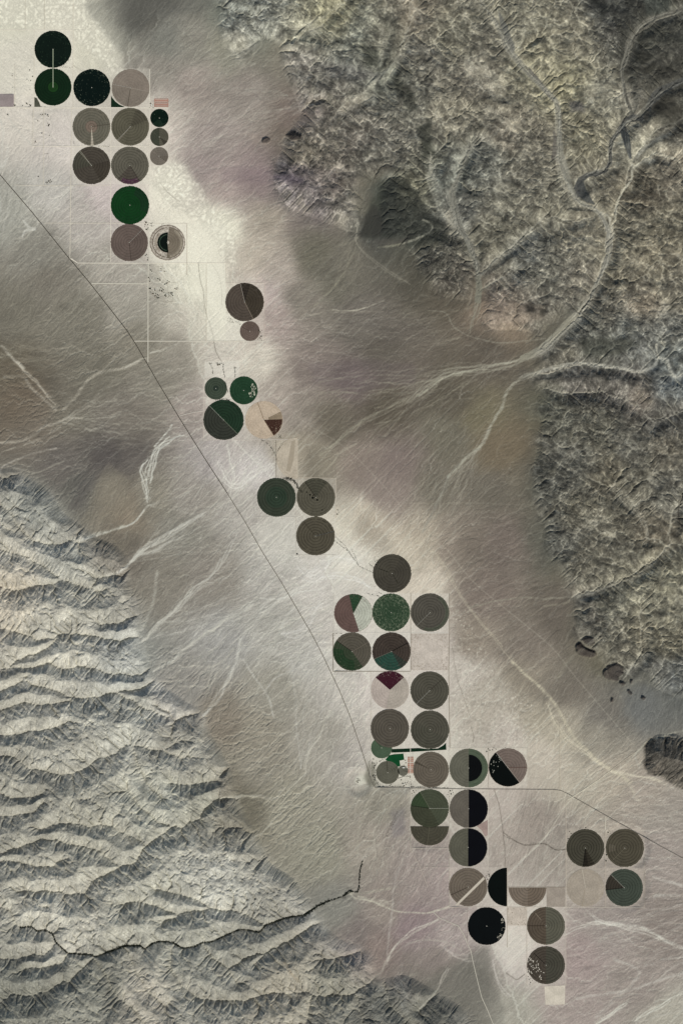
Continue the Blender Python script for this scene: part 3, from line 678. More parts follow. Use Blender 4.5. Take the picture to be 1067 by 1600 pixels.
# dry washes
brk = .45+.55*sstep(-.9, .9, s1*.7+s2*.6); brk2 = .12+.88*sstep(-.1, 1.1, s1*.9+s2*.5)
LT = (196, 192, 178)
WASHES = [
 # width, alpha, tone, path
 ("5 .75 150,146,130", "742 0 775 40 790 75 830 120 868 163 871 200 868 240 873 262 885 290 900 318 930 332 945 360 947 400 940 420 920 470 900 500 870 525"),
 ("2 .5 190,184,164", "868 165 874 200 873 240 880 275 900 312 925 326"),
 
 
 
 
 ("5 .5 150,148,138", "1040 215 1015 225 1000 240 990 255"),
 ("2.6 .85 176,170,148", "1067 278 1055 255 1040 248 1022 243 1010 250 990 262 984 270 983 285 968 303 960 325 958 345 948 370"),
 ("5 .75 160,154,138", "952 345 946 380 948 405 935 432 920 466 905 490 885 515 868 530 845 550 820 562 790 568"),
 ("3 .7 178,172,152", "930 332 950 345 955 372"),
 ("14 .55 150,145,130", "880 515 850 545 810 565 760 575 700 585 670 600 640 625"),
 ("2 .7 190,186,168", "870 528 840 548 800 566 740 578 700 588 672 606 655 618"),
 ("3.2 .8 176,172,156", "1067 582 1060 588 1052 590 1045 582 1040 566 1026 560 1020 572 1000 580 975 578 930 572 900 568 860 578 830 585 805 597 790 615 783 635 772 655 764 670 756 690 742 705 728 716 708 738 700 745"),
 ("7 .5 150,146,132", "1000 580 930 571 880 572 840 582 805 597"),
 ("2 .8 180,172,150", "1026 560 1022 545 1024 538 1035 536"),
 ("7 .85 132,128,114", "700 300 706 330 716 355 730 378 742 405 746 440 748 470"), ("12 .85 130,127,114", "700 300 704 318 712 340"),
 ("9 .7 134,130,116", "744 420 748 460 742 490 734 520"), ("3 .75 150,146,130", "820 370 800 385 780 402 762 418 750 432"),
 ("3 .6 150,146,130", "785 434 762 446 750 456"), ("2 .6 160,154,136", "672 240 674 272 690 300 708 330"),
 ("2.5 .7 150,146,126", "660 345 674 355 668 366 640 378 615 384 590 388"),
 ("2.2 .7 156,150,134", "1045 850 1012 885 985 903 960 912 930 924 895 932 860 935 820 934 780 938 735 948"),
 ("2 .55 156,150,132", "985 800 1005 815 1012 842"), ("2.5 .6 156,150,132", "1056 780 1048 800 1040 842"),
 ("2 .5 160,154,134", "930 920 880 942 850 946"), ("3 .5 150,144,128", "965 965 940 985 915 1010 890 1030 870 1060"),
 ("1.6 .5 168,162,140", "1000 1010 992 1045 1000 1000 1010 990"),
 # east fans
 ("3 .5 168,162,144", "665 612 630 625 600 640 570 655 540 680 515 700 500 712"), ("4 .45 170,163,146", "560 690 530 710 520 722 500 745"),
 ("2 .5 160,152,138", "470 494 520 488 560 486 600 488"), ("1.4 .55 165,160,144", "667 486 695 490 710 512 730 525 760 534 800 536 850 530"),
 ("4 .6 140,134,120", "640 445 600 420 560 385 558 350 548 318 540 280"), ("2 .5 150,144,126", "556 388 540 420 520 450 490 480"),
 ("3 .4 150,148,138", "700 745 690 770 676 800 660 830"), ("1.2 .8 196,188,170", "600 470 560 484 520 484"),
 ("6 .5 182,172,152", "640 845 660 850 690 880 720 930 760 985 800 1030 850 1080"),
 ("3 .7 204,194,170", "800 1035 850 1080 872 1110 895 1150 925 1180 950 1200 985 1222"), ("9 .5 200,190,168", "850 1090 880 1150 920 1180 960 1208"),
 ("5 .6 205,196,175", "950 1205 990 1212 1010 1215 1040 1225"), ("3 .55 202,192,172", "970 1210 985 1230 992 1245 1000 1250"),
 ("2 .6 188,184,166", "1067 1140 1040 1148 1010 1158 1000 1168 990 1180"), ("4 .4 170,168,158", "1000 1165 992 1180 998 1200"),
 # west fans
 ("12 .8 196,194,184", "292 678 262 690 246 704 238 724 232 750 232 775"), ("7 .7 200,198,188", "246 700 222 730 226 750 232 785"),
 ("2 .9 206,204,194", "268 664 262 675 242 698"), ("2.2 .9 204,200,188", "232 790 222 802 212 815 195 823 170 830 150 838 125 845"),
 ("3.2 .75 190,186,172", "125 845 150 835 175 828 195 822"), ("3 .8 200,196,184", "165 900 190 892 205 880 216 868 240 850 270 830 295 815"),
 ("9 .6 186,182,172", "205 878 225 858 260 838 300 812 325 800"), ("3 .6 190,186,176", "216 868 240 862 262 848 290 828"),
 ("8 .6 186,182,172", "230 1000 250 975 280 950 300 925 330 900 345 880 360 850 380 815"), ("3 .7 196,192,180", "225 1000 245 980 275 950 300 925"),
 ("3 .65 190,186,174", "222 985 240 940 246 895"), ("3.4 .8 200,196,184", "240 1048 262 1036 278 1024 300 1005 325 990 350 970 372 960 395 945"),
 
 ("3 .8 204,200,190", "318 1118 330 1105 345 1090 352 1070 362 1050 370 1030 376 1000"), ("3 .6 200,195,184", "375 1030 360 1060 340 1085 330 1100 322 1113"),
 ("2 .7 194,188,174", "270 1060 285 1045 310 1040 330 1042 350 1030 365 1015"), ("2 .6 194,188,174", "280 1072 310 1072 330 1070 340 1050 360 1040"),
 ("12 .5 200,196,186", "400 965 430 940 470 920 490 905"), ("14 .45 212,208,198", "340 720 350 745 370 760 400 740 440 720"),
 ("4 .7 205,201,190", "355 690 360 720 366 745 358 780"), ("2 .6 205,201,190", "385 735 375 760 362 780"), ("3 .6 205,200,190", "410 720 400 745 380 765"),
 ("18 .35 214,210,204", "460 880 490 900 520 870 560 880"), ("10 .5 214,210,204", "500 905 530 900 555 905 580 920"), ("12 .4 208,204,198", "440 990 470 985 500 940"),
 ("2 .75 216,212,202", "408 935 440 935 470 925 500 920 515 910"), ("3 .5 206,202,192", "430 1000 450 960 470 940"),
 ("2 .6 200,196,188", "490 1000 470 1040 430 1060 410 1085"), ("2.6 .6 198,194,184", "380 1030 400 1060 420 1090 428 1120"),
 ("4 .6 192,186,172", "475 1215 478 1190 486 1170 500 1150 508 1130"), ("3 .6 188,182,168", "365 1246 400 1242 430 1248 440 1235 460 1225 475 1210"),
 ("2.4 .8 184,178,160", "137 1391 140 1378 160 1368 180 1358 195 1350 213 1345 222 1330 237 1311 255 1300 270 1289 283 1292 292 1288 312 1278 320 1265 335 1252 345 1247 365 1246"),
 ("5 .6 176,170,152", "345 1246 380 1242 420 1250"), ("1.6 .8 190,184,168", "70 1489 82 1480 90 1468"),
 ("2 .7 190,185,170", "395 1308 410 1300 420 1290 440 1270"), ("4 .6 205,200,186", "393 1308 398 1312"),
 ("3 .7 190,182,166", "100 640 120 620 135 598 150 585 170 580 195 575 216 565"), ("4 .55 196,190,176", "195 575 212 566 228 560"), ("2 .7 210,204,190", "235 552 262 545"),
 ("3.4 .7 190,184,170", "4 540 16 555 30 568 40 576"), ("5 .7 170,162,148", "18 556 34 574 50 590 62 602 76 618 88 632"), ("2.4 .8 200,192,176", "28 568 38 576"), ("3 .6 178,170,156", "8 590 35 588 48 602 70 625 88 640"),
 ("3 .7 176,168,154", "108 652 92 660 70 668 55 680 30 690 0 692 -20 694"), ("2 .6 176,168,154", "95 668 68 684 40 695 10 705 0 712"),
 ("2.4 .6 190,182,170", "0 760 2 735 20 722 50 710 90 700"), ("1.6 .6 180,174,160", "108 652 140 655 180 650"), ("2 .5 168,162,148", "100 720 60 738 40 735 20 730"),
 ("2 .6 186,180,168", "280 630 290 618 300 608"), ("2 .6 206,202,192", "0 180 6 210 4 240 2 262"), ("3 .6 214,210,200", "14 230 10 250 4 262"), ("2 .5 206,202,192", "40 250 34 262 30 275"),
 ("4 .6 206,203,194", "38 342 46 356 56 358 40 362 34 375"), ("2 .5 196,192,182", "50 322 60 345 58 356"), ("3 .5 200,196,186", "0 300 2 330"), ("2 .5 196,192,182", "20 300 12 330 6 360"),
 ("1.6 .6 200,196,186", "14 182 30 205 52 228"),
 # river mouth and south
 ("1.8 .85 204,198,180", "545 1393 558 1402 580 1408 600 1416 620 1423 650 1426 680 1424 700 1416"), ("10 .45 180,174,158", "560 1398 590 1410 612 1412"), ("7 .7 205,200,186", "596 1408 612 1410"),
 ("3 .5 184,178,160", "545 1393 560 1395 590 1390 620 1385"), ("3 .5 180,172,160", "566 1345 575 1330 590 1318"), ("2 .6 178,172,156", "560 1340 558 1310 566 1280 575 1250"),
 ("2.6 .55 186,178,170", "630 1350 618 1370 612 1420 610 1440 604 1500"), ("5 .45 200,194,186", "617 1365 613 1400"), ("1.4 .4 140,132,126", "634 1235 628 1300 620 1360 614 1420"),
 ("2.6 .7 190,182,170", "598 1512 606 1495 618 1478 640 1460 662 1448 684 1436"), ("2 .6 186,178,166", "600 1508 620 1486 650 1470 690 1470 720 1485"), ("1.4 .8 204,196,184", "604 1505 610 1488 622 1472 645 1452 684 1436"),
 ("2 .6 180,172,158", "598 1515 575 1536 552 1553 512 1557 490 1551 465 1546 430 1551 395 1556"), ("1.4 .5 176,168,150", "395 1556 392 1575 388 1600"),
 ("7 .45 184,176,166", "700 1510 690 1530 685 1545"), ("10 .4 190,180,172", "690 1475 705 1490 720 1495 745 1500"), ("4 .5 176,172,158", "685 1545 670 1560 655 1575"),
 ("2 .5 170,166,150", "650 1520 628 1530 630 1545 640 1560"), ("6 .5 200,192,184", "770 1500 780 1540 800 1560"), ("3 .5 150,140,120", "440 1495 450 1508 460 1520 470 1530"), ("3 .6 170,146,112", "445 1500 455 1515 465 1530"),
 ("8 .5 205,200,188", "880 1460 900 1450 940 1442 980 1450 1020 1460 1067 1490"), ("3 .7 216,212,200", "930 1440 960 1445 1000 1448 1040 1470 1067 1480"), ("5 .5 206,200,190", "920 1425 940 1440 990 1450"),
 ("3 .6 206,200,190", "1020 1370 1045 1378 1067 1384"), ("3 .5 200,194,184", "1020 1400 1060 1398"), ("4 .45 196,190,180", "900 1440 885 1460"), ("3 .5 200,194,184", "960 1500 1000 1520 960 1560 930 1590"),
 ("7 .6 205,202,190", "1067 1550 1040 1565 1015 1580 990 1595"), ("9 .6 208,205,192", "930 1600 960 1580 980 1565"), ("3 .5 206,200,190", "1067 1520 1030 1530 990 1545 900 1560"), ("2 .6 206,200,190", "1030 1500 1067 1495"),
]
def braid(P, wd, col, a, rs):
    Q = smooth_line(pts(P), 5); n = len(Q)
    k_ = max(2, int(wd/2.2))
    for q in range(k_):
        o0 = (q+.5)/k_*2-1; ph = rs.uniform(0, 6.28); fr = rs.uniform(.10, .2); R = []
        i0 = rs.randint(0, n//4); i1 = rs.randint(3*n//4, n)
        for i in range(i0, i1):
            a_, b_ = Q[max(0, i-1)], Q[min(n-1, i+1)]; dx, dy = b_[0]-a_[0], b_[1]-a_[1]; l = math.hypot(dx, dy)+1e-6
            o = wd*.5*(o0*.75+.35*math.sin(i*fr*3+ph)+rs.uniform(-.10, .10))*min(1, (i+1)/4, (n-i)/4)
            R.append((Q[i][0]-dy/l*o, Q[i][1]+dx/l*o))
        if len(R) > 3: paint(R, rs.uniform(.7, 1.6), col, a, soft=.8, wa=.5)
def paintv(P, col, a=1.0, soft=.9, wa=.35):
    v = [float(t) for t in P.split()]; L = list(zip(v[0::3], v[1::3], v[2::3]))
    M = np.zeros_like(PX)
    for (ax, ay, aw), (bx, by, bw) in zip(L[:-1], L[1:]):
        r = max(aw, bw)+8
        i0 = max(0, int((min(ax, bx)-r-X0)/G)); i1 = min(NX, int((max(ax, bx)+r-X0)/G)+1); j0 = max(0, int((min(ay, by)-r-Y0)/G)); j1 = min(NY, int((max(ay, by)+r-Y0)/G)+1)
        if i1 <= i0 or j1 <= j0: continue
        q = (slice(j0, j1), slice(i0, i1)); x = PX[q]+wxn[q]*wa; y = PY[q]+wyn[q]*wa
        dx, dy = bx-ax, by-ay; t = np.clip(((x-ax)*dx+(y-ay)*dy)/(dx*dx+dy*dy+1e-6), 0, 1)
        d = np.sqrt((x-ax-t*dx)**2+(y-ay-t*dy)**2)-(aw+(bw-aw)*t)*.5
        M[q] = np.maximum(M[q], 1-sstep(-soft*.5, soft, d))
    mix(M*a, col)
brs = random.Random(31)
def spread(head, ends, n, col, a, w0=1.5, wob=7):
    """distributaries leaving one wash mouth and spreading down the fan"""
    H_ = pts(head); E_ = pts(ends)
    for k in range(n):
        t = (k+brs.random())/n*(len(E_)-1); i = min(len(E_)-2, int(t)); u = t-i
        ex_, ey_ = E_[i][0]*(1-u)+E_[i+1][0]*u, E_[i][1]*(1-u)+E_[i+1][1]*u
        sx, sy = H_[brs.randrange(len(H_))]; R = [(sx, sy)]; L_ = brs.uniform(.45, 1.0)
        ph = brs.uniform(0, 6.28); dx, dy = ex_-sx, ey_-sy; l = math.hypot(dx, dy)+1e-6
        for q in range(1, 9):
            v = q/8*L_; o = wob*math.sin(v*7+ph)*v+brs.uniform(-2.5, 2.5)
            R.append((sx+dx*v-dy/l*o, sy+dy*v+dx/l*o))
        paint(R, brs.uniform(.7, w0), col, a*brs.uniform(.35, .95), soft=1.2, wa=.8, brk=brk)
spread("800 566 760 577 720 584 690 594 660 610", "470 585 470 640 490 700 520 740 560 745", 30, (166, 160, 142), .42, 2.0)
spread("785 620 765 665 745 705 722 718", "655 790 650 830 680 850 715 860", 18, (166, 160, 146), .40, 1.6)
spread("742 480 738 510 720 530", "500 505 510 540 560 560", 12, (150, 142, 126), .30)
spread("556 352 560 372 548 392", "440 400 450 430 500 460 540 480 590 470", 20, (146, 140, 124), .38)
spread("500 150 490 165 440 170", "240 160 270 220 320 260", 26, (178, 170, 158), .32, 1.4, 4)
spread("380 90 400 100 450 150", "210 60 240 110 250 150", 18, (168, 164, 152), .30, 1.4, 4)
spread("790 935 830 935 860 934", "700 950 720 1000 760 1040", 16, (158, 150, 134), .28)
spread("232 790 216 868 205 878", "330 700 400 760 440 800 480 850", 26, (204, 200, 188), .34, 1.6, 9)
spread("108 652 92 660 100 655", "240 540 290 600 280 680 230 700", 26, (180, 174, 160), .40, 1.6, 8)
spread("225 1000 246 975 240 1048", "380 830 460 870 500 930 440 960", 26, (206, 202, 192), .34, 1.6, 9)
spread("376 1000 374 1014 470 1200", "420 900 500 920 540 980 530 1060", 18, (212, 208, 200), .30, 1.6, 9)
spread("30 568 -30 600 0 560", "60 380 130 440 200 500 200 560", 22, (160, 154, 138), .30, 1.4, 6)
spread("930 1010 965 1080 1000 1060", "870 1060 900 1120 960 1150 1000 1140", 22, (150, 144, 130), .30, 1.3, 4)
spread("1130 1400 1130 1470 1130 1560", "900 1430 890 1480 900 1560 960 1640", 20, (204, 198, 188), .35, 2.2, 9)
for spec, path in WASHES:
    a, b, c = spec.split(); cc = tuple(float(t) for t in c.split(','))
    dk_ = sum(cc) < 330
    if float(a) >= 4 and not dk_:
        paint(path, float(a), cc, float(b)*.42, soft=3.0, wa=.8, brk=brk2)
        lc = tuple(min(232, t*1.07+4) for t in cc)
        braid(path, float(a)*1.05, lc, min(.8, float(b)*.85), brs); continue
    paint(path, float(a), cc, float(b), soft=1.1 if float(a) < 3 else 2.4, wa=.8 if float(a) > 3 else .55, brk=(.55+.45*brk) if dk_ else (brk if float(a) < 5 else brk2))
for P_, c_, a_ in [("1180 90 14 1130 105 12 1067 128 8 1045 138 9 1030 145 13 1020 155 14 1012 165 9 1007 180 8 997 188 10 985 187 9 972 195 8 965 208 7 953 222 5 951 235 5 950 255 5 943 269 5 930 273 6 915 276 7 905 283 9 900 295 10 899 308 6", (90, 90, 86), .92),
    ("905 290 10 908 305 14 916 314 10 926 321 2", (84, 86, 84), .9), ("970 200 7 973 215 11 977 232 9 982 250 3", (80, 84, 84), .92), ("1008 180 5 1006 187 8 1003 190 3", (96, 90, 78), .8),
    ("1180 -10 12 1067 20 9 1035 30 10 1010 38 12 990 55 11 980 70 11 976 90 9 972 105 7 967 115 5 967 125 4 972 140 4 975 155 4 981 170 4 984 180 4", (110, 106, 94), .88), ("967 108 3 985 104 4 1000 110 5 1015 100 4 1030 88 2 1050 72 2", (104, 100, 88), .7),
    ("863 208 3 866 225 8 865 240 9 861 252 3", (110, 104, 94), .85), ("826 112 4 838 128 6 850 145 5 862 160 2", (104, 100, 92), .85), ("778 24 2 786 45 9 792 62 10 800 80 6", (110, 110, 104), .7),
    ("742 -10 3 760 20 3 775 40 6 790 75 8 810 105 6 830 125 6 850 145 6 866 162 6 871 185 8 872 210 7 873 240 9 880 265 10 887 290 8 898 312 5 910 322 3 930 328 2", (142, 138, 122), .72),
    ("735 230 2 722 262 3 712 285 5 706 300 10 706 316 12 712 335 8 718 356 6 728 378 6 738 400 7 745 425 7 748 450 9 746 470 10", (130, 127, 113), .85),
    ("930 330 3 942 348 6 950 365 7 950 385 8 946 405 7 936 430 5 920 464 6 903 488 7 882 508 9 862 530 11 845 545 9 815 560 8", (148, 143, 127), .8)]:
    paintv(P_, c_, a_)
for P_, w_ in [("742 0 775 40 790 75 830 120 868 163 871 200 870 240 876 262 888 290 900 314", 7), ("1067 130 1030 147 1012 165 990 188 970 198 952 232 948 262 915 276 903 290", 7), ("1067 20 1010 38 985 62 976 90 968 115 974 150 984 180", 7), ("974 200 976 225 982 250", 6),
               ("930 330 948 360 948 400 925 455 900 492 862 530 820 560", 8), ("706 300 716 350 742 405 748 465", 8)]:
    braid(P_, w_, (168, 164, 148), .38, brs); braid(P_, w_, (92, 90, 80), .3, brs)
# dark stream lines
for path, wd, a in [("310 410 312 432 318 455 322 490 331 515 338 550 347 565", 1.1, .5), ("330 410 342 430 346 450 348 480", 1, .35), ("772 1232 780 1262 785 1300 788 1330 790 1370", 1.2, .45),
                    ("785 1300 800 1312 820 1320 850 1318 868 1328 885 1326", 1.5, .6), ("640 1130 700 1140 730 1160", .8, .15), ("706 1010 712 1050 722 1085 735 1120", 1, .3),
                    ("790 820 796 860", .6, .1), ("735 1134 740 1150 738 1160", 1, .4), ("250 285 262 300 272 310 282 315", 1, .35), ("112 100 130 112 160 120", 1, .3),
                    ("690 1235 640 1300 620 1345", 1, .15), ("620 1268 610 1290 600 1310", 1, .4), ("1064 770 1058 800 1060 818 1066 828", 1.6, .8), ("845 1445 878 1440", 1, .2),
                    ("790 1520 805 1530 820 1522", 1.5, .5), ("800 1435 820 1445", 1.2, .3), ("800 1420 812 1440", 1, .3)]:
    paint(path, wd*.6, (84, 76, 66), a, soft=.7, wa=.5)
# dusty diagonal survey line and plough marks
for path, a in [("400 590 470 655 540 700 600 760 660 830 700 860", .16), ("700 860 740 910 800 960 860 1010 900 1060 960 1130 990 1165", .22), ("990 1180 960 1208 920 1230 890 1250 850 1310 820 1340", .5),
                ("600 780 640 745 660 715", .1), ("820 1250 850 1290 900 1330", .15), ("700 785 860 790", .1), ("575 785 700 787", .1)]:
    paint(path, 1.2, (208, 200, 182), a, soft=.7, wa=.05)
COL = np.clip(COL, 6, 250)

# keep the floor level under the farmland
H = np.maximum(H, -6)
# ----------------------------------------------------------------------------
# farmland data
# ----------------------------------------------------------------------------
exec_fields = []      # filled below
FLAT = np.zeros_like(PX)
def flatten(x, y, r):
    global FLAT
    i0 = max(0, int((x-r-14-X0)/G)); i1 = min(NX, int((x+r+14-X0)/G)); j0 = max(0, int((y-r-14-Y0)/G)); j1 = min(NY, int((y+r+14-Y0)/G))
    s_ = (slice(j0, j1), slice(i0, i1))
    d = np.sqrt((PX[s_]-x)**2+(PY[s_]-y)**2)
    FLAT[s_] = np.maximum(FLAT[s_], 1-sstep(r+1.5, r+13, d))

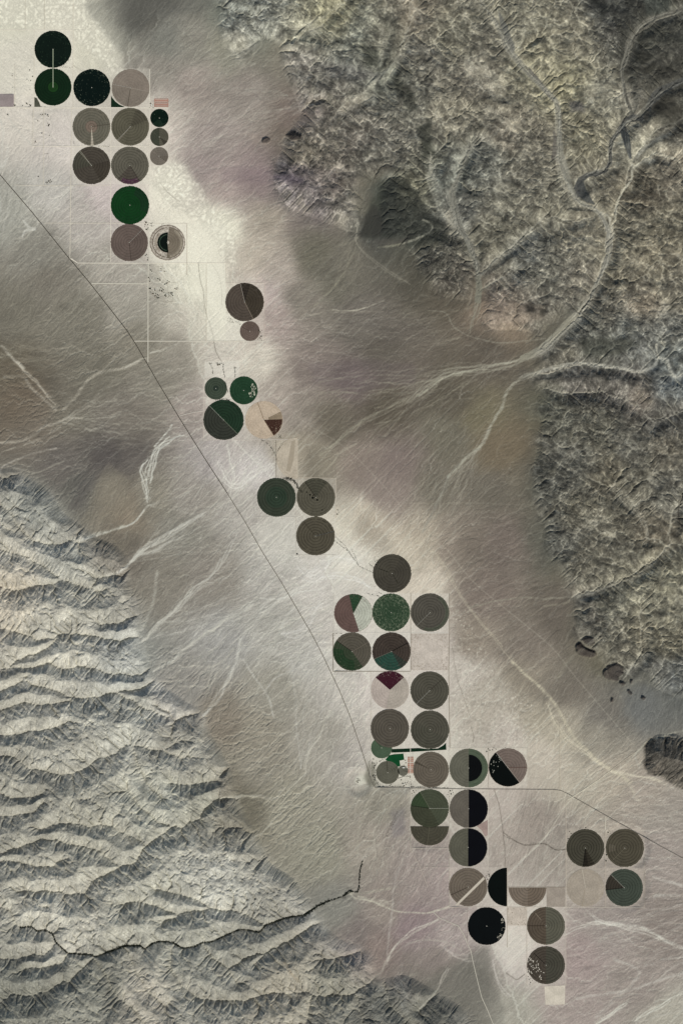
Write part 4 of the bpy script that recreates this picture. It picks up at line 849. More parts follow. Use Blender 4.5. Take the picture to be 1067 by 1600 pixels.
# field: x, y, r, tone, rings, speckle tone/amount, parts, label
# part: (kind, a0, a1, r0, r1, tone)   angles in degrees, counter-clockwise from east
FIELDS = [
 (83.5,77,29,(13,25,19),.10,(60,80,60),.12,[('T',270,0,0,1,(150,158,135))],"uppermost dark green crop circle, pale service track running south from its centre"),
 (83.5,136,29,(15,36,20),.16,(40,52,36),.10,[('S',0,360,0,.27,(26,56,24)),('T',90,0,0,1,(150,158,135))],"deep green crop circle with a brighter green core, directly below the uppermost circle"),
 (144,137,29,(7,20,17),.05,(120,130,110),.10,[],"green-black crop circle flecked with pale dots, left of a pale grey-beige circle"),
 (204.5,137.5,29.5,(126,116,105),.05,(140,130,118),.2,[('S',-10,168,0,1,(132,121,110)),('L',168,0,0,1,(150,140,128)),('L',348,0,0,1,(150,140,128)),('L',261,0,0,1,(92,84,74))],"pale grey-beige crop circle cut by thin lines, right of the green-black circle"),
 (143.5,198,29.5,(100,96,84),.16,(120,112,98),.2,[('S',0,360,0,.32,(118,104,92)),('L',8,0,0,1,(78,72,62)),('W',268,277,0.1,1,(176,166,150))],"grey-brown crop circle, slim pale wedge pointing south from its reddish centre"),
 (204,198,29.5,(90,86,72),.16,(108,100,86),.15,[('S',20,72,0,1,(78,74,62)),('L',226,0,0,1,(140,132,116)),('L',230,0,0,1,(128,120,106))],"olive-grey crop circle, white centre dot and pale double line to lower left"),
 (143.5,258.5,29.5,(72,66,58),.18,(92,86,76),.15,[('S',-60,15,0,1,(64,58,50)),('S',128,195,0,1,(70,68,58)),('L',127,0,0,1,(120,114,98)),('L',132,0,0,1,(120,114,98))],"dark brown-grey crop circle with a pale double line to its upper left"),
 (203.5,258.5,29.5,(92,88,77),.20,(110,104,92),.2,[('S',228,302,0,1,(76,70,62)),('S',240,300,.74,1,(78,54,66)),('L',302,0,0,1,(50,46,40))],"grey-brown crop circle with a purplish wedge at its bottom, above the bright green circle"),
 (249.5,184.5,14.3,(9,26,19),.06,(80,96,80),.10,[('W',220,300,.2,1,(22,38,28))],"small green-black crop circle just below the reddish cattle pens"),
 (249.5,214,14.3,(86,82,70),.14,(100,94,80),.1,[('S',90,270,0,1,(64,66,55)),('S',300,328,0,1,(62,58,50))],"small grey-olive crop circle, middle one of three small stacked circles"),
 (249,244,14.3,(112,104,94),.12,(132,122,110),.2,[('L',325,0,0,1,(60,54,48)),('S',325,360,0,1,(100,92,82))],"small tan-grey crop circle, lowest of three small stacked circles"),
 (203.5,320.5,30,(17,55,25),.12,(36,52,40),.18,[('S',-25,70,.55,1,(22,48,28))],"bright green crop circle, the most vivid of all"),
 (202.5,379,29.2,(102,89,82),.14,(90,86,76),.15,[('S',275,405,0,1,(96,84,77)),('L',45,0,0,1,(132,120,110)),('L',276,0,0,1,(66,58,52))],"mauve-brown crop circle directly below the bright green one"),
 (262,379,28,(196,186,172),.10,(120,110,98),.30,[('S',-92,84,.1,.88,(120,110,96)),('S',0,360,.94,.97,(120,106,94)),('S',100,262,.80,.84,(104,92,80)),('S',-80,60,.70,.84,(150,140,124)),('S',86,276,0,.56,(12,20,16)),('S',95,265,.42,.46,(60,78,62)),('S',130,230,.60,.70,(158,146,132))],"cream ringed crop circle with a black half disc at its centre"),
 (382.5,472,30,(80,71,63),.16,(100,92,82),.15,[('S',-63,105,0,1,(62,55,46)),('S',72,104,0,1,(50,44,38)),('L',103,0,0,1,(140,128,114)),('L',-63,0,0,1,(128,116,102))],"isolated dark brown crop circle with a small brown circle at its foot"),
 (390.5,517.5,15.5,(102,88,80),.14,(118,104,94),.15,[('L',150,0,0,1,(40,34,30)),('S',45,150,0,1,(96,82,74))],"small brown crop circle tucked under an isolated dark brown circle"),
 (337.5,607,17.5,(62,71,59),.18,(80,88,74),.1,[('S',0,360,0,.24,(44,54,46))],"small grey-green crop circle left of a green circle with pale patches"),
 (381,610,22,(34,60,41),.12,(60,84,62),.14,[('P',0,0,0,0,(176,176,156))],"medium green crop circle with ragged pale patches on its east side"),
 (349.5,656,31.5,(52,54,47),.20,(70,74,62),.12,[('S',-45,135,0,1,(32,50,36)),('L',135,0,0,1,(110,118,100)),('L',-45,0,0,1,(100,106,90))],"large crop circle split corner to corner into green and charcoal halves"),
 (412.5,656,29.3,(192,174,153),.04,(170,152,130),.2,[('S',302,362,0,1,(62,42,34)),('S',2,26,.25,1,(140,124,104)),('L',110,0,0,1,(130,112,92)),('L',302,0,0,1,(120,102,84))],"sand-coloured crop circle with a dark chocolate wedge at its lower right"),
 (432,777,30.3,(54,60,49),.20,(64,70,58),.12,[('S',0,360,0,.55,(46,58,46))],"grey-green crop circle, left one of a touching pair beside the dark thicket"),
 (493.5,777,30,(84,80,68),.18,(100,96,82),.2,[('S',52,125,0,1,(70,68,57)),('L',125,0,0,1,(34,30,24)),('D',0,0,0,0,(14,14,12))],"grey crop circle with black blotches near its centre, right of a touching pair"),
 (493,837.5,30.3,(78,73,61),.26,(96,90,76),.2,[('L',14,0,0,1,(38,34,28)),('L',130,0,0,1,(56,52,44))],"olive-brown crop circle with strong rings and a dark line to its east edge"),
 (612.5,896,30,(66,62,54),.16,(84,80,70),.15,[('S',60,200,0,1,(70,66,57)),('L',160,0,.2,.75,(30,30,24)),('L',300,0,0,.6,(34,34,28))],"charcoal crop circle standing alone at the end of the braided creek"),
 (552,958,30,(98,79,73),.12,(112,92,84),.15,[('S',62,103,0,1,(44,66,46)),('S',-72,62,0,1,(180,181,166)),('L',62,0,0,1,(60,58,48))],"crop circle in three pieces: brown left side, green wedge, whitish right side"),
 (611,957,29.6,(48,66,48),.16,(104,112,92),.30,[],"green crop circle densely flecked with pale spots"),
 (671.5,957,30,(80,76,68),.20,(98,96,84),.15,[('L',225,0,0,1,(110,104,92)),('S',250,420,.8,1,(78,80,68))],"grey ringed crop circle at the upper right corner of the fenced squares"),
 (550,1018,30,(84,79,69),.16,(100,94,82),.15,[('S',145,305,0,1,(52,62,46)),('S',170,280,.45,.95,(38,58,38)),('L',145,0,0,1,(36,32,28)),('L',30,0,0,1,(110,102,90))],"grey crop circle with green growth in its lower left, inside a tree-lined square"),
 (611.5,1018,30,(62,54,48),.20,(84,74,66),.2,[('S',203,300,0,1,(42,70,59)),('S',300,325,0,1,(48,54,48)),('L',28,0,0,1,(12,12,12)),('L',203,0,0,1,(100,94,84))],"dark brown crop circle with a teal green wedge at its bottom"),
 (609,1078,29.8,(180,167,157),.06,(160,148,138),.15,[('S',42,139,0,1,(60,27,37)),('S',-100,42,0,1,(170,160,148))],"pale pinkish crop circle with a maroon wedge at its top"),
 (671,1079,30,(78,75,65),.20,(94,90,78),.10,[('L',225,0,0,1,(116,112,100)),('L',42,0,0,.9,(58,54,46))],"dark grey ringed crop circle right of the pale circle with the maroon wedge"),
 (609,1138,30,(84,78,69),.20,(98,92,82),.08,[],"taupe ringed crop circle overlapping a small green circle at its foot"),
 (671.5,1140,30,(78,75,65),.20,(92,88,78),.08,[('S',150,330,0,1,(74,72,62))],"dark grey ringed crop circle resting on the long dark green strip"),
 (673,1202.5,28,(98,90,79),.18,(112,104,92),.08,[('W',150,158,0,.95,(74,68,58))],"brown-grey ringed crop circle right of the reddish pens of the dairy"),
 (732,1200,30.3,(98,96,84),.10,(110,106,94),.08,[('S',-90,90,0,1,(80,90,73)),('S',-90,90,0,.69,(9,11,12))],"grey crop circle holding a smaller black half disc on its right side"),
 (793,1199,30,(114,101,93),.14,(128,116,106),.12,[('S',128,308,0,1,(6,11,9)),('L',128,0,0,1,(160,148,136)),('L',308,0,0,1,(150,140,128)),('L',0,0,0,1,(90,70,62)),('E',0,0,0,0,(150,150,138))],"crop circle cut diagonally, black below and pinkish brown above"),
 (671,1263,30,(70,74,59),.10,(84,86,70),.10,[('S',120,172,0,1,(54,66,46)),('S',172,300,0,1,(62,64,50)),('L',0,0,0,1,(128,128,108)),('L',120,0,0,1,(92,96,78)),('L',172,0,0,1,(34,40,28))],"mossy green-grey crop circle below the tree-lined road, pale line to its east edge"),
 (732,1263.5,30,(98,92,83),.06,(108,102,92),.08,[('S',-90,90,0,1,(8,9,14))],"crop circle split into grey left and black right halves, directly south of the road"),
 (731,1324,30,(90,88,76),.10,(100,98,86),.08,[('S',-90,90,0,1,(9,10,15))],"grey and black halved crop circle just above the circle with the pale slash"),
 (731,1386,30,(106,96,85),.16,(120,110,98),.15,[('L',205,0,0,1,(50,42,36)),('B',0,0,0,0,(198,188,172))],"grey-brown crop circle slashed by a broad pale diagonal strip"),
 (760,1447,29.5,(8,12,13),.05,(10,16,16),.15,[('F',0,0,0,0,(170,164,150))],"solid black crop circle with a ragged east edge"),
 (852.5,1446.5,29.6,(88,86,74),.20,(100,96,84),.12,[('S',90,270,0,1,(84,74,63)),('L',180,0,0,1,(40,32,26)),('L',90,0,0,1,(96,92,80)),('L',130,0,.4,.9,(130,120,104))],"crop circle with brown left and grey-green right halves, upper of the southernmost pair"),
 (852.5,1508,29.6,(70,63,55),.22,(90,82,72),.18,[('S',-90,90,0,1,(68,66,57)),('A',0,0,0,0,(206,198,184)),('L',135,0,0,.9,(28,24,20))],"southernmost crop circle, its left half broken up by white arcs"),
 (914,1325,29.5,(66,63,53),.26,(84,80,68),.10,[('S',263,300,0,1,(48,44,36)),('S',263,280,0,1,(36,32,26)),('L',263,0,0,1,(18,16,14))],"dark ringed crop circle with a near-black southward wedge, at the dark stream's end"),
 (975.5,1325,29.8,(76,71,59),.22,(92,86,72),.12,[('L',225,0,0,.9,(98,92,78)),('S',165,195,.5,.85,(88,82,70))],"olive-brown ringed crop circle, nearest to the slanting highway at the right"),
 (914,1387,29.3,(163,152,138),.03,(160,148,130),.2,[('L',100,0,0,1,(190,180,164)),('L',260,0,0,1,(160,148,130))],"faded beige crop circle hardly darker than the ground, left of the dark green-grey one"),
 (974.5,1387,29.3,(64,70,61),.20,(78,84,72),.12,[('S',135,187,0,1,(54,49,42)),('L',187,0,0,1,(20,16,14)),('L',135,0,0,1,(110,108,94))],"slate green crop circle with a brown wedge at its left side"),
 (605.5,1207,18,(92,90,78),.08,(104,102,88),.08,[('L',94,0,0,1,(58,56,46))],"small grey-olive crop circle with a notch at its upper right, among the dairy's green plots"),
 (629.5,1204.5,8,(100,98,87),.06,(110,108,96),.05,[('L',350,0,0,1,(80,78,68))],"tiny grey crop circle squeezed between the notched circle and the reddish pens"),
]
LOW = [(596,1168.5,16.5,(72,88,69),.04,(82,98,78),.08,[('L',130,0,.1,1,(50,60,46))],"small sage green crop circle partly covered by the taupe circle above it")]
# half and part circles: angle range given, x, y, r, a0, a1
HALF = [
 (671,1291,30,180,360,(70,67,56),.12,(96,90,76),.18,[('L',262,0,0,1,(90,86,72))],"half circle of dark crop with a flat top edge, under the mossy green-grey circle"),
 (791.5,1386,30,90,270,(6,12,10),.05,(14,24,20),.10,[],"black half circle of crop with a straight east edge"),
 (823.5,1387,29.5,180,360,(118,106,94),.20,(130,118,104),.15,[('S',272,360,0,1,(106,94,82))],"half circle of tan crop with a flat top edge, right of the black half circle"),
 (464.5,716,32.5,90,270,(188,176,158),.03,(172,160,142),.2,[('Q',0,0,0,0,(166,154,136))],"sand-pale half circle of bare field with a slanting darker strip"),
]
# straight-sided plots: outline, tone, label
PLOTS = [
 ("174 149.5 176.5 153.5 181 159 187 163.5 194.5 166.8 194.5 167.6 174 167.6",(19,40,26),.2,(40,60,40),"corner_plot","dark green corner plot wedged under the pale grey-beige circle"),
 ("611.5 1170.5 636 1169.5 654 1168.8 668 1170.5 684 1169.5 692 1165 696.5 1160.5 697 1171.5 640 1175 611.5 1176",(14,38,23),.2,(24,52,32),"orchard_strip","long dark green strip of crop along the foot of the two ringed circles"),
 ("602 1187 608 1180 616 1178.5 630 1177.5 631.5 1187 624 1188.5 625.5 1196.5 618 1199 610 1205 606.5 1207.2 613.5 1196.5 609.5 1192",(17,70,38),.15,(28,84,48),"green_plot","jagged vivid green plot between the small circles and the reddish pens"),
 ("850 1541 882.5 1539.5 882 1569.5 851.5 1570",(206,196,180),.1,(196,186,168),"fallow_plot","whitish square of bare soil below the southernmost crop circle"),
 ("-20 147.5 22.5 147.5 22.5 167 -20 167",(150,138,136),.1,(162,150,146),"fallow_plot","mauve-grey rectangular plot cut by the left edge of the photo"),
 ("642 990 700 990 700 1047 642 1047",(198,187,175),.45,(160,148,134),"fallow_plot","empty pinkish square between the dark brown circle and the eastern scrub"),
 ("792.5 1418 822.5 1418 822.5 1446 792.5 1446",(196,184,170),.5,(120,108,92),"scrub_plot","square of pale soil veined with dark scrub, right of the solid black circle"),
 ("853.5 1386.5 882.5 1386.5 882.5 1416.5 853.5 1416.5",(158,147,135),.25,(130,120,106),"scrub_plot","grey square plot between the tan half circle and the faded beige circle"),
 ("54.3 152 58 153 62 160 64 166 64 167 54.3 167",(84,84,72),.7,(40,44,36),"tree_plot","mottled grey grove corner left of the deep green circle's foot"),
 ("744.5 1291 761.5 1281 761.5 1305 757 1307 752 1297",(160,140,132),.2,(150,126,120),"corner_plot","small pinkish corner plot right of the black halves"),
 ("229 1 229 -40 0 -40 0 1",(205,198,180),.3,(224,218,200),"fallow_plot","x"),
]
PLOTS = PLOTS[:-1]
for f in FIELDS+LOW: flatten(f[0], f[1], f[2])
for f in HALF: flatten(f[0], f[1], f[2])
for (x, y, r) in [(653, 1185, 30), (252, 160, 16), (867, 1555, 22), (671, 1018, 42), (807, 1432, 24), (868, 1401, 24), (60, 160, 14), (620, 1190, 40), (340, 575, 14), (560, 1222, 12),]:
    flatten(x, y, r)
H = H*(1-FLAT)
# ground round the farmland is scraped pale in squares
def pale_sq(x0, y0, x1, y1, col, a):
    m = sstep(x0-.6, x0+.6, PX)*sstep(x1+.6, x1-.6, PX)*sstep(y0-.6, y0+.6, PY)*sstep(y1+.6, y1-.6, PY)
    mix(m*a*(.75+.25*nf), col)
prs = random.Random(4)
for x0_ in (-9, 52, 112, 173, 233):
    for y0_ in (168, 228, 289, 349, 411):
        if x0_ >= 173 and y0_ < 411 or (x0_ > 112 and y0_ < 289): continue
        pale_sq(x0_, y0_, x0_+60, y0_+60, (206, 196, 186) if prs.random() < .5 else (176, 170, 158), prs.uniform(.04, .14))
for q in [(54, 46, 114, 167, (218, 210, 196), .55), (114, 107, 234, 168, (214, 206, 192), .5), (114, 168, 234, 288, (216, 208, 194), .55), (234, 168, 264, 259, (210, 200, 188), .5), (173, 288, 233, 410, (205, 192, 184), .4),
          (233, 348, 292, 411, (222, 214, 200), .7), (353, 441, 413, 533, (214, 204, 190), .45), (320, 565, 374, 590, (224, 218, 206), .6), (318, 590, 404, 687, (208, 198, 186), .35), (323, 411, 353, 533, (232, 227, 210), .75), (292, 349, 352, 411, (230, 224, 207), .5), (353, 490, 384, 533, (232, 227, 212), .6), (293, 411, 323, 533, (214, 210, 192), .35),
          (402, 747, 525, 867, (214, 206, 194), .35), (522, 927, 702, 990, (214, 206, 195), .55), (522, 989, 641, 1048, (214, 207, 197), .65), (579, 1048, 702, 1170, (208, 199, 189), .5), (579, 1170, 702, 1231, (216, 208, 194), .5),
          (702, 1168, 763, 1231, (212, 204, 190), .5), (763, 1168, 824, 1231, (216, 207, 194), .5), (641, 1233, 763, 1294, (212, 203, 190), .5), (702, 1294, 762, 1355, (206, 196, 184), .4), (701, 1355, 793, 1417, (210, 200, 187), .45),
          (730, 1417, 792, 1478, (200, 188, 180), .35), (793, 1386, 853, 1417, (204, 194, 180), .35), (822, 1417, 883, 1540, (208, 198, 186), .4), (883, 1295, 1006, 1418, (186, 174, 160), .45), (792, 1446, 822, 1510, (212, 202, 190), .4),
          (0, 47, 54, 168, (208, 200, 188), .15), (430, 687, 466, 746, (196, 184, 166), .5), (560, 1205, 572, 1225, (212, 206, 190), .5), (824, 1168, 885, 1232, (188, 177, 162), .3)]:
    pale_sq(*q)
mix(fmask(pts("553 1222 556 1213 566 1210 574 1214 573 1222 562 1228"), 2)*.7, (212, 208, 192))
mix(smask(pts("575 1190 584 1196 584 1215 592 1228 576 1228 570 1215"), 2)*.5, (90, 88, 74))
# dark scrub round pivots
scr = sstep(.2, .5, fbm(PX, PY, 3.0, 331, 2, .8))
for P_, a in [("578 1185 586 1190 586 1215 596 1226 584 1228 574 1205", .6), ("792 1448 822 1448 822 1420 792 1420", .2), ("232 340 240 350 235 365 228 352", .4), ("225 395 235 390 235 405", .4), ("632 1218 640 1218 640 1230 615 1230", .5),
              ("690 1165 703 1165 703 1170", .4), ("641 1234 763 1234 763 1245 641 1245", .2), ("262 352 290 330 290 300 250 290 240 310", .15), ("578 880 600 860 600 890", .2), ("570 900 600 930 580 935", .25), ("345 515 375 500 372 540", .1)]:
    mix(smask(pts(P_), 2)*scr*a, (70, 68, 56))
COL = COL*(1+(np.array((1.0, 1.008, .975), np.float32)-1))
gr = COL.mean(axis=2, keepdims=True); dsat = (.06*(1-Mt)+.40*mw+.34*me)[..., None]; COL = COL*(1-dsat)+gr*np.array((1.0, 1.0, .965), np.float32)*dsat
lum = np.maximum(COL.mean(axis=2, keepdims=True), 1)
COL = COL*((lum/116)**.34*(me*(1-mw))[..., None]+(lum/150)**.20*mw[..., None]+(lum/150)**.06*(1-np.maximum(mw, me))[..., None])
COL *= (1+wn*(.022+.035*Mt))[..., None]
COL = np.clip(COL, 6, 250)

def hz(x, y):
    fx = (x-X0)/G; fy = (y-Y0)/G
    i = int(max(0, min(NX-2, fx))); j = int(max(0, min(NY-2, fy)))
    return float(H[j:j+2, i:i+2].max())*S

# ----------------------------------------------------------------------------
# materials
# ----------------------------------------------------------------------------
def new_mat(name, rough=1.0):
    m = bpy.data.materials.new(name); m.use_nodes = True
    b = m.node_tree.nodes['Principled BSDF']; b.inputs['Roughness'].default_value = rough
    b.inputs['Specular IOR Level'].default_value = 0.08
    return m, m.node_tree, b
def N(nt, t, **k):
    n = nt.nodes.new(t)
    for a, v in k.items(): setattr(n, a, v)
    return n
def mathn(nt, op, a, b=None, c=None):
    n = nt.nodes.new('ShaderNodeMath'); n.operation = op
    for i, v in enumerate((a, b, c)):
        if v is None: continue
        if isinstance(v, (int, float)): n.inputs[i].default_value = v
        else: nt.links.new(v, n.inputs[i])
    return n.outputs[0]
def mixc(nt, f, a, b, mode='MIX'):
    n = nt.nodes.new('ShaderNodeMix'); n.data_type = 'RGBA'; n.blend_type = mode
    for i, v in ((0, f), (6, a), (7, b)):
        if isinstance(v, (int, float)): n.inputs[i].default_value = v
        elif isinstance(v, tuple): n.inputs[i].default_value = v
        else: nt.links.new(v, n.inputs[i])
    return n.outputs[2]
def noise(nt, vec, scale, detail=3, rough=.6):
    n = nt.nodes.new('ShaderNodeTexNoise'); n.inputs['Scale'].default_value = scale; n.inputs['Detail'].default_value = detail
    n.inputs['Roughness'].default_value = rough; nt.links.new(vec, n.inputs['Vector']); return n.outputs[0]

def ground_mat():
    m, nt, b = new_mat('desert_ground')
    at = N(nt, 'ShaderNodeAttribute', attribute_name='tone')
    g = N(nt, 'ShaderNodeNewGeometry')
    n1_ = noise(nt, g.outputs['Position'], 0.03, 4, .7)
    f = mathn(nt, 'MULTIPLY_ADD', n1_, 0.36, 0.82)
    vm = N(nt, 'ShaderNodeVectorMath', operation='SCALE'); nt.links.new(at.outputs['Color'], vm.inputs[0]); nt.links.new(f, vm.inputs['Scale'])
    nt.links.new(vm.outputs[0], b.inputs['Base Color'])
    return m
_cm = {}
def crop_mat(tone, ring, spk, amt, R_m, nr=9):
    key = (tone, ring, spk, amt, round(R_m), nr)
    if key in _cm: return _cm[key]
    m, nt, b = new_mat('crop')
    tc = N(nt, 'ShaderNodeTexCoord'); vec = tc.outputs['Object']
    sep = N(nt, 'ShaderNodeSeparateXYZ'); nt.links.new(vec, sep.inputs[0])
    x, y = sep.outputs[0], sep.outputs[1]
    r = mathn(nt, 'SQRT', mathn(nt, 'ADD', mathn(nt, 'MULTIPLY', x, x), mathn(nt, 'MULTIPLY', y, y)))
    nb = noise(nt, vec, 0.004, 3, .6)
    ph = mathn(nt, 'MULTIPLY_ADD', nb, 0.7, mathn(nt, 'MULTIPLY', r, nr/R_m))
    fr = mathn(nt, 'FRACT', ph)
    line = mathn(nt, 'SMOOTH_MIN', mathn(nt, 'ABSOLUTE', mathn(nt, 'MULTIPLY_ADD', fr, 2.0, -1.0)), 1.0, 0.1)   # 0 in the middle of a band
    rl = mathn(nt, 'POWER', mathn(nt, 'SUBTRACT', 1.0, line), 3.0)
    fine = mathn(nt, 'SINE', mathn(nt, 'MULTIPLY', ph, 6.283*3))
    big = noise(nt, vec, 0.0045, 4, .6); sm = noise(nt, vec, 0.03, 4, .75)
    v = mathn(nt, 'MULTIPLY_ADD', mathn(nt, 'MULTIPLY', rl, mathn(nt, 'MULTIPLY_ADD', noise(nt, vec, .009, 2, .6), 1.6, .2)), -ring*2.6, 1.0+ring*.5)
    v = mathn(nt, 'MULTIPLY_ADD', fine, ring*.14, v)
    v = mathn(nt, 'ADD', v, mathn(nt, 'MULTIPLY_ADD', big, .8, -.4))
    v = mathn(nt, 'ADD', v, mathn(nt, 'MULTIPLY_ADD', sm, .8, -.4))
    vm = N(nt, 'ShaderNodeVectorMath', operation='SCALE'); vm.inputs[0].default_value = alb(tone)[:3]; nt.links.new(v, vm.inputs['Scale'])
    s = noise(nt, vec, 0.022, 3, .85)
    edge = mathn(nt, 'MULTIPLY_ADD', mathn(nt, 'DIVIDE', r, R_m), .10, 0.0)
    sf = mathn(nt, 'ADD', s, edge)
    mr = N(nt, 'ShaderNodeMapRange'); nt.links.new(sf, mr.inputs[0]); mr.inputs[1].default_value = .74-amt*.55; mr.inputs[2].default_value = .80-amt*.45
    mr.inputs[3].default_value = 0; mr.inputs[4].default_value = .85
    c = mixc(nt, mr.outputs[0], vm.outputs[0], alb(spk))
    nt.links.new(c, b.inputs['Base Color'])
    _cm[key] = m; return m
_fm = {}
def flat_mat(name, tone, var=.3, scale=.02, rough=1.0):
    key = (name, tone)
    if key in _fm: return _fm[key]
    m, nt, b = new_mat(name, rough)
    g = N(nt, 'ShaderNodeNewGeometry'); n = noise(nt, g.outputs['Position'], scale, 4, .7)
    f = mathn(nt, 'MULTIPLY_ADD', n, var*2, 1-var)
    vm = N(nt, 'ShaderNodeVectorMath', operation='SCALE'); vm.inputs[0].default_value = alb(tone)[:3]; nt.links.new(f, vm.inputs['Scale'])
    nt.links.new(vm.outputs[0], b.inputs['Base Color'])
    _fm[key] = m; return m

# ----------------------------------------------------------------------------
# object helpers
# ----------------------------------------------------------------------------
def props(o, label, cat=None, group=None, kind=None):
    if label: o['label'] = label
    if cat: o['category'] = cat
    if group: o['group'] = group
    if kind: o['kind'] = kind
    return o
def mesh_obj(name, V, Fc, mat, parent=None, loc=None):
    me_ = bpy.data.meshes.new(name); me_.from_pydata(V, [], Fc); me_.update()
    o = bpy.data.objects.new(name, me_); C.objects.link(o)
    if mat: me_.materials.append(mat)
    if parent: o.parent = parent
    if loc: o.location = loc
    return o
def prism(P, z0, z1):
    """P: outline in metres, any turn; top and sides"""
    n = len(P)
    ar = sum(P[i][0]*P[(i+1) % n][1]-P[(i+1) % n][0]*P[i][1] for i in range(n))
    if ar < 0: P = P[::-1]
    V = [(x, y, z0) for x, y in P]+[(x, y, z1) for x, y in P]
    Fc = [tuple(range(n, 2*n))]+[(i, (i+1) % n, n+(i+1) % n, n+i) for i in range(n)]
    return V, Fc
def merge(parts):
    V = []; Fc = []
    for v, f in parts:
        o = len(V); V += v; Fc += [tuple(i+o for i in t) for t in f]
    return V, Fc
def arc(r0, r1, a0, a1, jag=0.0, rs=None):
    """sector or ring sector outline in metres"""
    n = max(6, int(abs(a1-a0)/2.5)); P = []
    for k in range(n+1):
        a = math.radians(a0+(a1-a0)*k/n); r = r1
        if jag and rs: r = r1*(1+rs.uniform(-jag, jag))
        P.append((r*math.cos(a), r*math.sin(a)))
    if r0 <= 0.001: P.append((0.0, 0.0))
    else:
        for k in range(n, -1, -1):
            a = math.radians(a0+(a1-a0)*k/n); P.append((r0*math.cos(a), r0*math.sin(a)))
    return P
def ring_faces(r0, r1, a0, a1, z0, z1):
    """closed ring with a hole"""
    n = 96; V = []; Fc = []
    for k in range(n):
        a = math.radians(360*k/n); c, s = math.cos(a), math.sin(a)
        V += [(r0*c, r0*s, z1), (r1*c, r1*s, z1), (r0*c, r0*s, z0), (r1*c, r1*s, z0)]
    for k in range(n):
        i = 4*k; j = 4*((k+1) % n)
        Fc += [(i, i+1, j+1, j), (i+1, i+3, j+3, j+1), (i, j, j+2, i+2)]
    return V, Fc
def blob(rs, cx, cy, r, n=9, sy=1.0):
    return [(cx+r*rs.uniform(.55, 1.2)*math.cos(2*math.pi*k/n), cy+sy*r*rs.uniform(.55, 1.2)*math.sin(2*math.pi*k/n)) for k in range(n)]
def strip(a, r0, r1, w_, z0, z1):
    c, s = math.cos(math.radians(a)), math.sin(math.radians(a)); h = w_/2
    return prism([(r0*c+h*s, r0*s-h*c), (r1*c+h*s, r1*s-h*c), (r1*c-h*s, r1*s+h*c), (r0*c-h*s, r0*s+h*c)], z0, z1)

# ----------------------------------------------------------------------------
# ground and hills
# ----------------------------------------------------------------------------
def build_terrain():
    ext = []; d = G*1.4; p = 0.0
    while p < 7000: p += d; ext.append(p); d *= 1.28
    ext = np.array(ext); ne = len(ext)
    ax = np.concatenate([(gx1[0]-ext)[::-1], gx1, gx1[-1]+ext]); ay = np.concatenate([(gy1[0]-ext)[::-1], gy1, gy1[-1]+ext])
    XX, YY = np.meshgrid(ax.astype(np.float32), ay.astype(np.float32))
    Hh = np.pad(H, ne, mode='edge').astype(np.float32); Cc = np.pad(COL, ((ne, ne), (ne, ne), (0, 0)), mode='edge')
    Mm = np.pad(Mt, ne, mode='edge')
    ox = np.maximum(np.maximum(gx1[0]-XX, XX-gx1[-1]), 0); oy = np.maximum(np.maximum(gy1[0]-YY, YY-gy1[-1]), 0)
    od = np.sqrt(ox*ox+oy*oy); t = sstep(0, 500, od)
    far = np.clip(fbm(XX, YY, 900, 401, 4, .55)*60+12, 0, 80)
    out = od > 0
    Hh = np.where(out, Hh*(1-t)+far*t, Hh)
    fc = np.array((138, 130, 116), np.float32)*(1+fbm(XX, YY, 400, 411, 4, .6)[..., None]*.4)
    Cc = np.where(out[..., None], Cc*(1-t[..., None])+fc*t[..., None], Cc)
    ny, nx = XX.shape
    co = np.empty((ny*nx, 3), np.float32); co[:, 0] = ((XX-CX)*S).ravel(); co[:, 1] = ((CY-YY)*S).ravel(); co[:, 2] = (Hh*S).ravel()
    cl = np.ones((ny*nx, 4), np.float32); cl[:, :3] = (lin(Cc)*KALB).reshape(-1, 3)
    ii = np.arange(ny*nx).reshape(ny, nx)
    q = np.stack([ii[1:, :-1], ii[1:, 1:], ii[:-1, 1:], ii[:-1, :-1]], axis=-1).reshape(-1, 4)
    qx = ((XX[1:, 1:]+XX[:-1, :-1])*.5).ravel(); qy = ((YY[1:, 1:]+YY[:-1, :-1])*.5).ravel()
    M2 = np.maximum(Mm, np.where(out, t*.0, 0))[:-1, :-1].ravel() > .45
    west = M2 & (qx < 780) & (qy > 700); bt = M2 & (qx > 980) & (qy > 1130); east = M2 & ~west & ~bt
    mat = ground_mat()
    for sel, name, label in ((~M2, 'ground', 'pale desert valley floor and streaked alluvial fans under the fields'),
                             (west, 'hills', 'sharply gullied grey mountain range filling the lower left'),
                             (east, 'hills', 'dark olive broken mountain range filling the upper right'),
                             (bt, 'hills', 'dark rounded butte cut by the right edge of the photo')):
        Q = q[sel]
        used, inv = np.unique(Q.ravel(), return_inverse=True)
        m_ = bpy.data.meshes.new(name); m_.vertices.add(len(used)); m_.vertices.foreach_set('co', co[used].ravel())
        nq = len(Q); m_.loops.add(nq*4); m_.loops.foreach_set('vertex_index', inv.astype(np.int32).ravel())
        m_.polygons.add(nq); m_.polygons.foreach_set('loop_start', np.arange(nq, dtype=np.int32)*4)
        m_.polygons.foreach_set('loop_total', np.full(nq, 4, np.int32))
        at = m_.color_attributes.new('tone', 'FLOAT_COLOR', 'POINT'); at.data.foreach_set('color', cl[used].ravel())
        m_.update(calc_edges=True); m_.materials.append(mat)
        m_.polygons.foreach_set('use_smooth', np.zeros(nq, bool))
        o = bpy.data.objects.new(name, m_); C.objects.link(o)
        props(o, label, 'terrain', None, 'structure')
build_terrain()

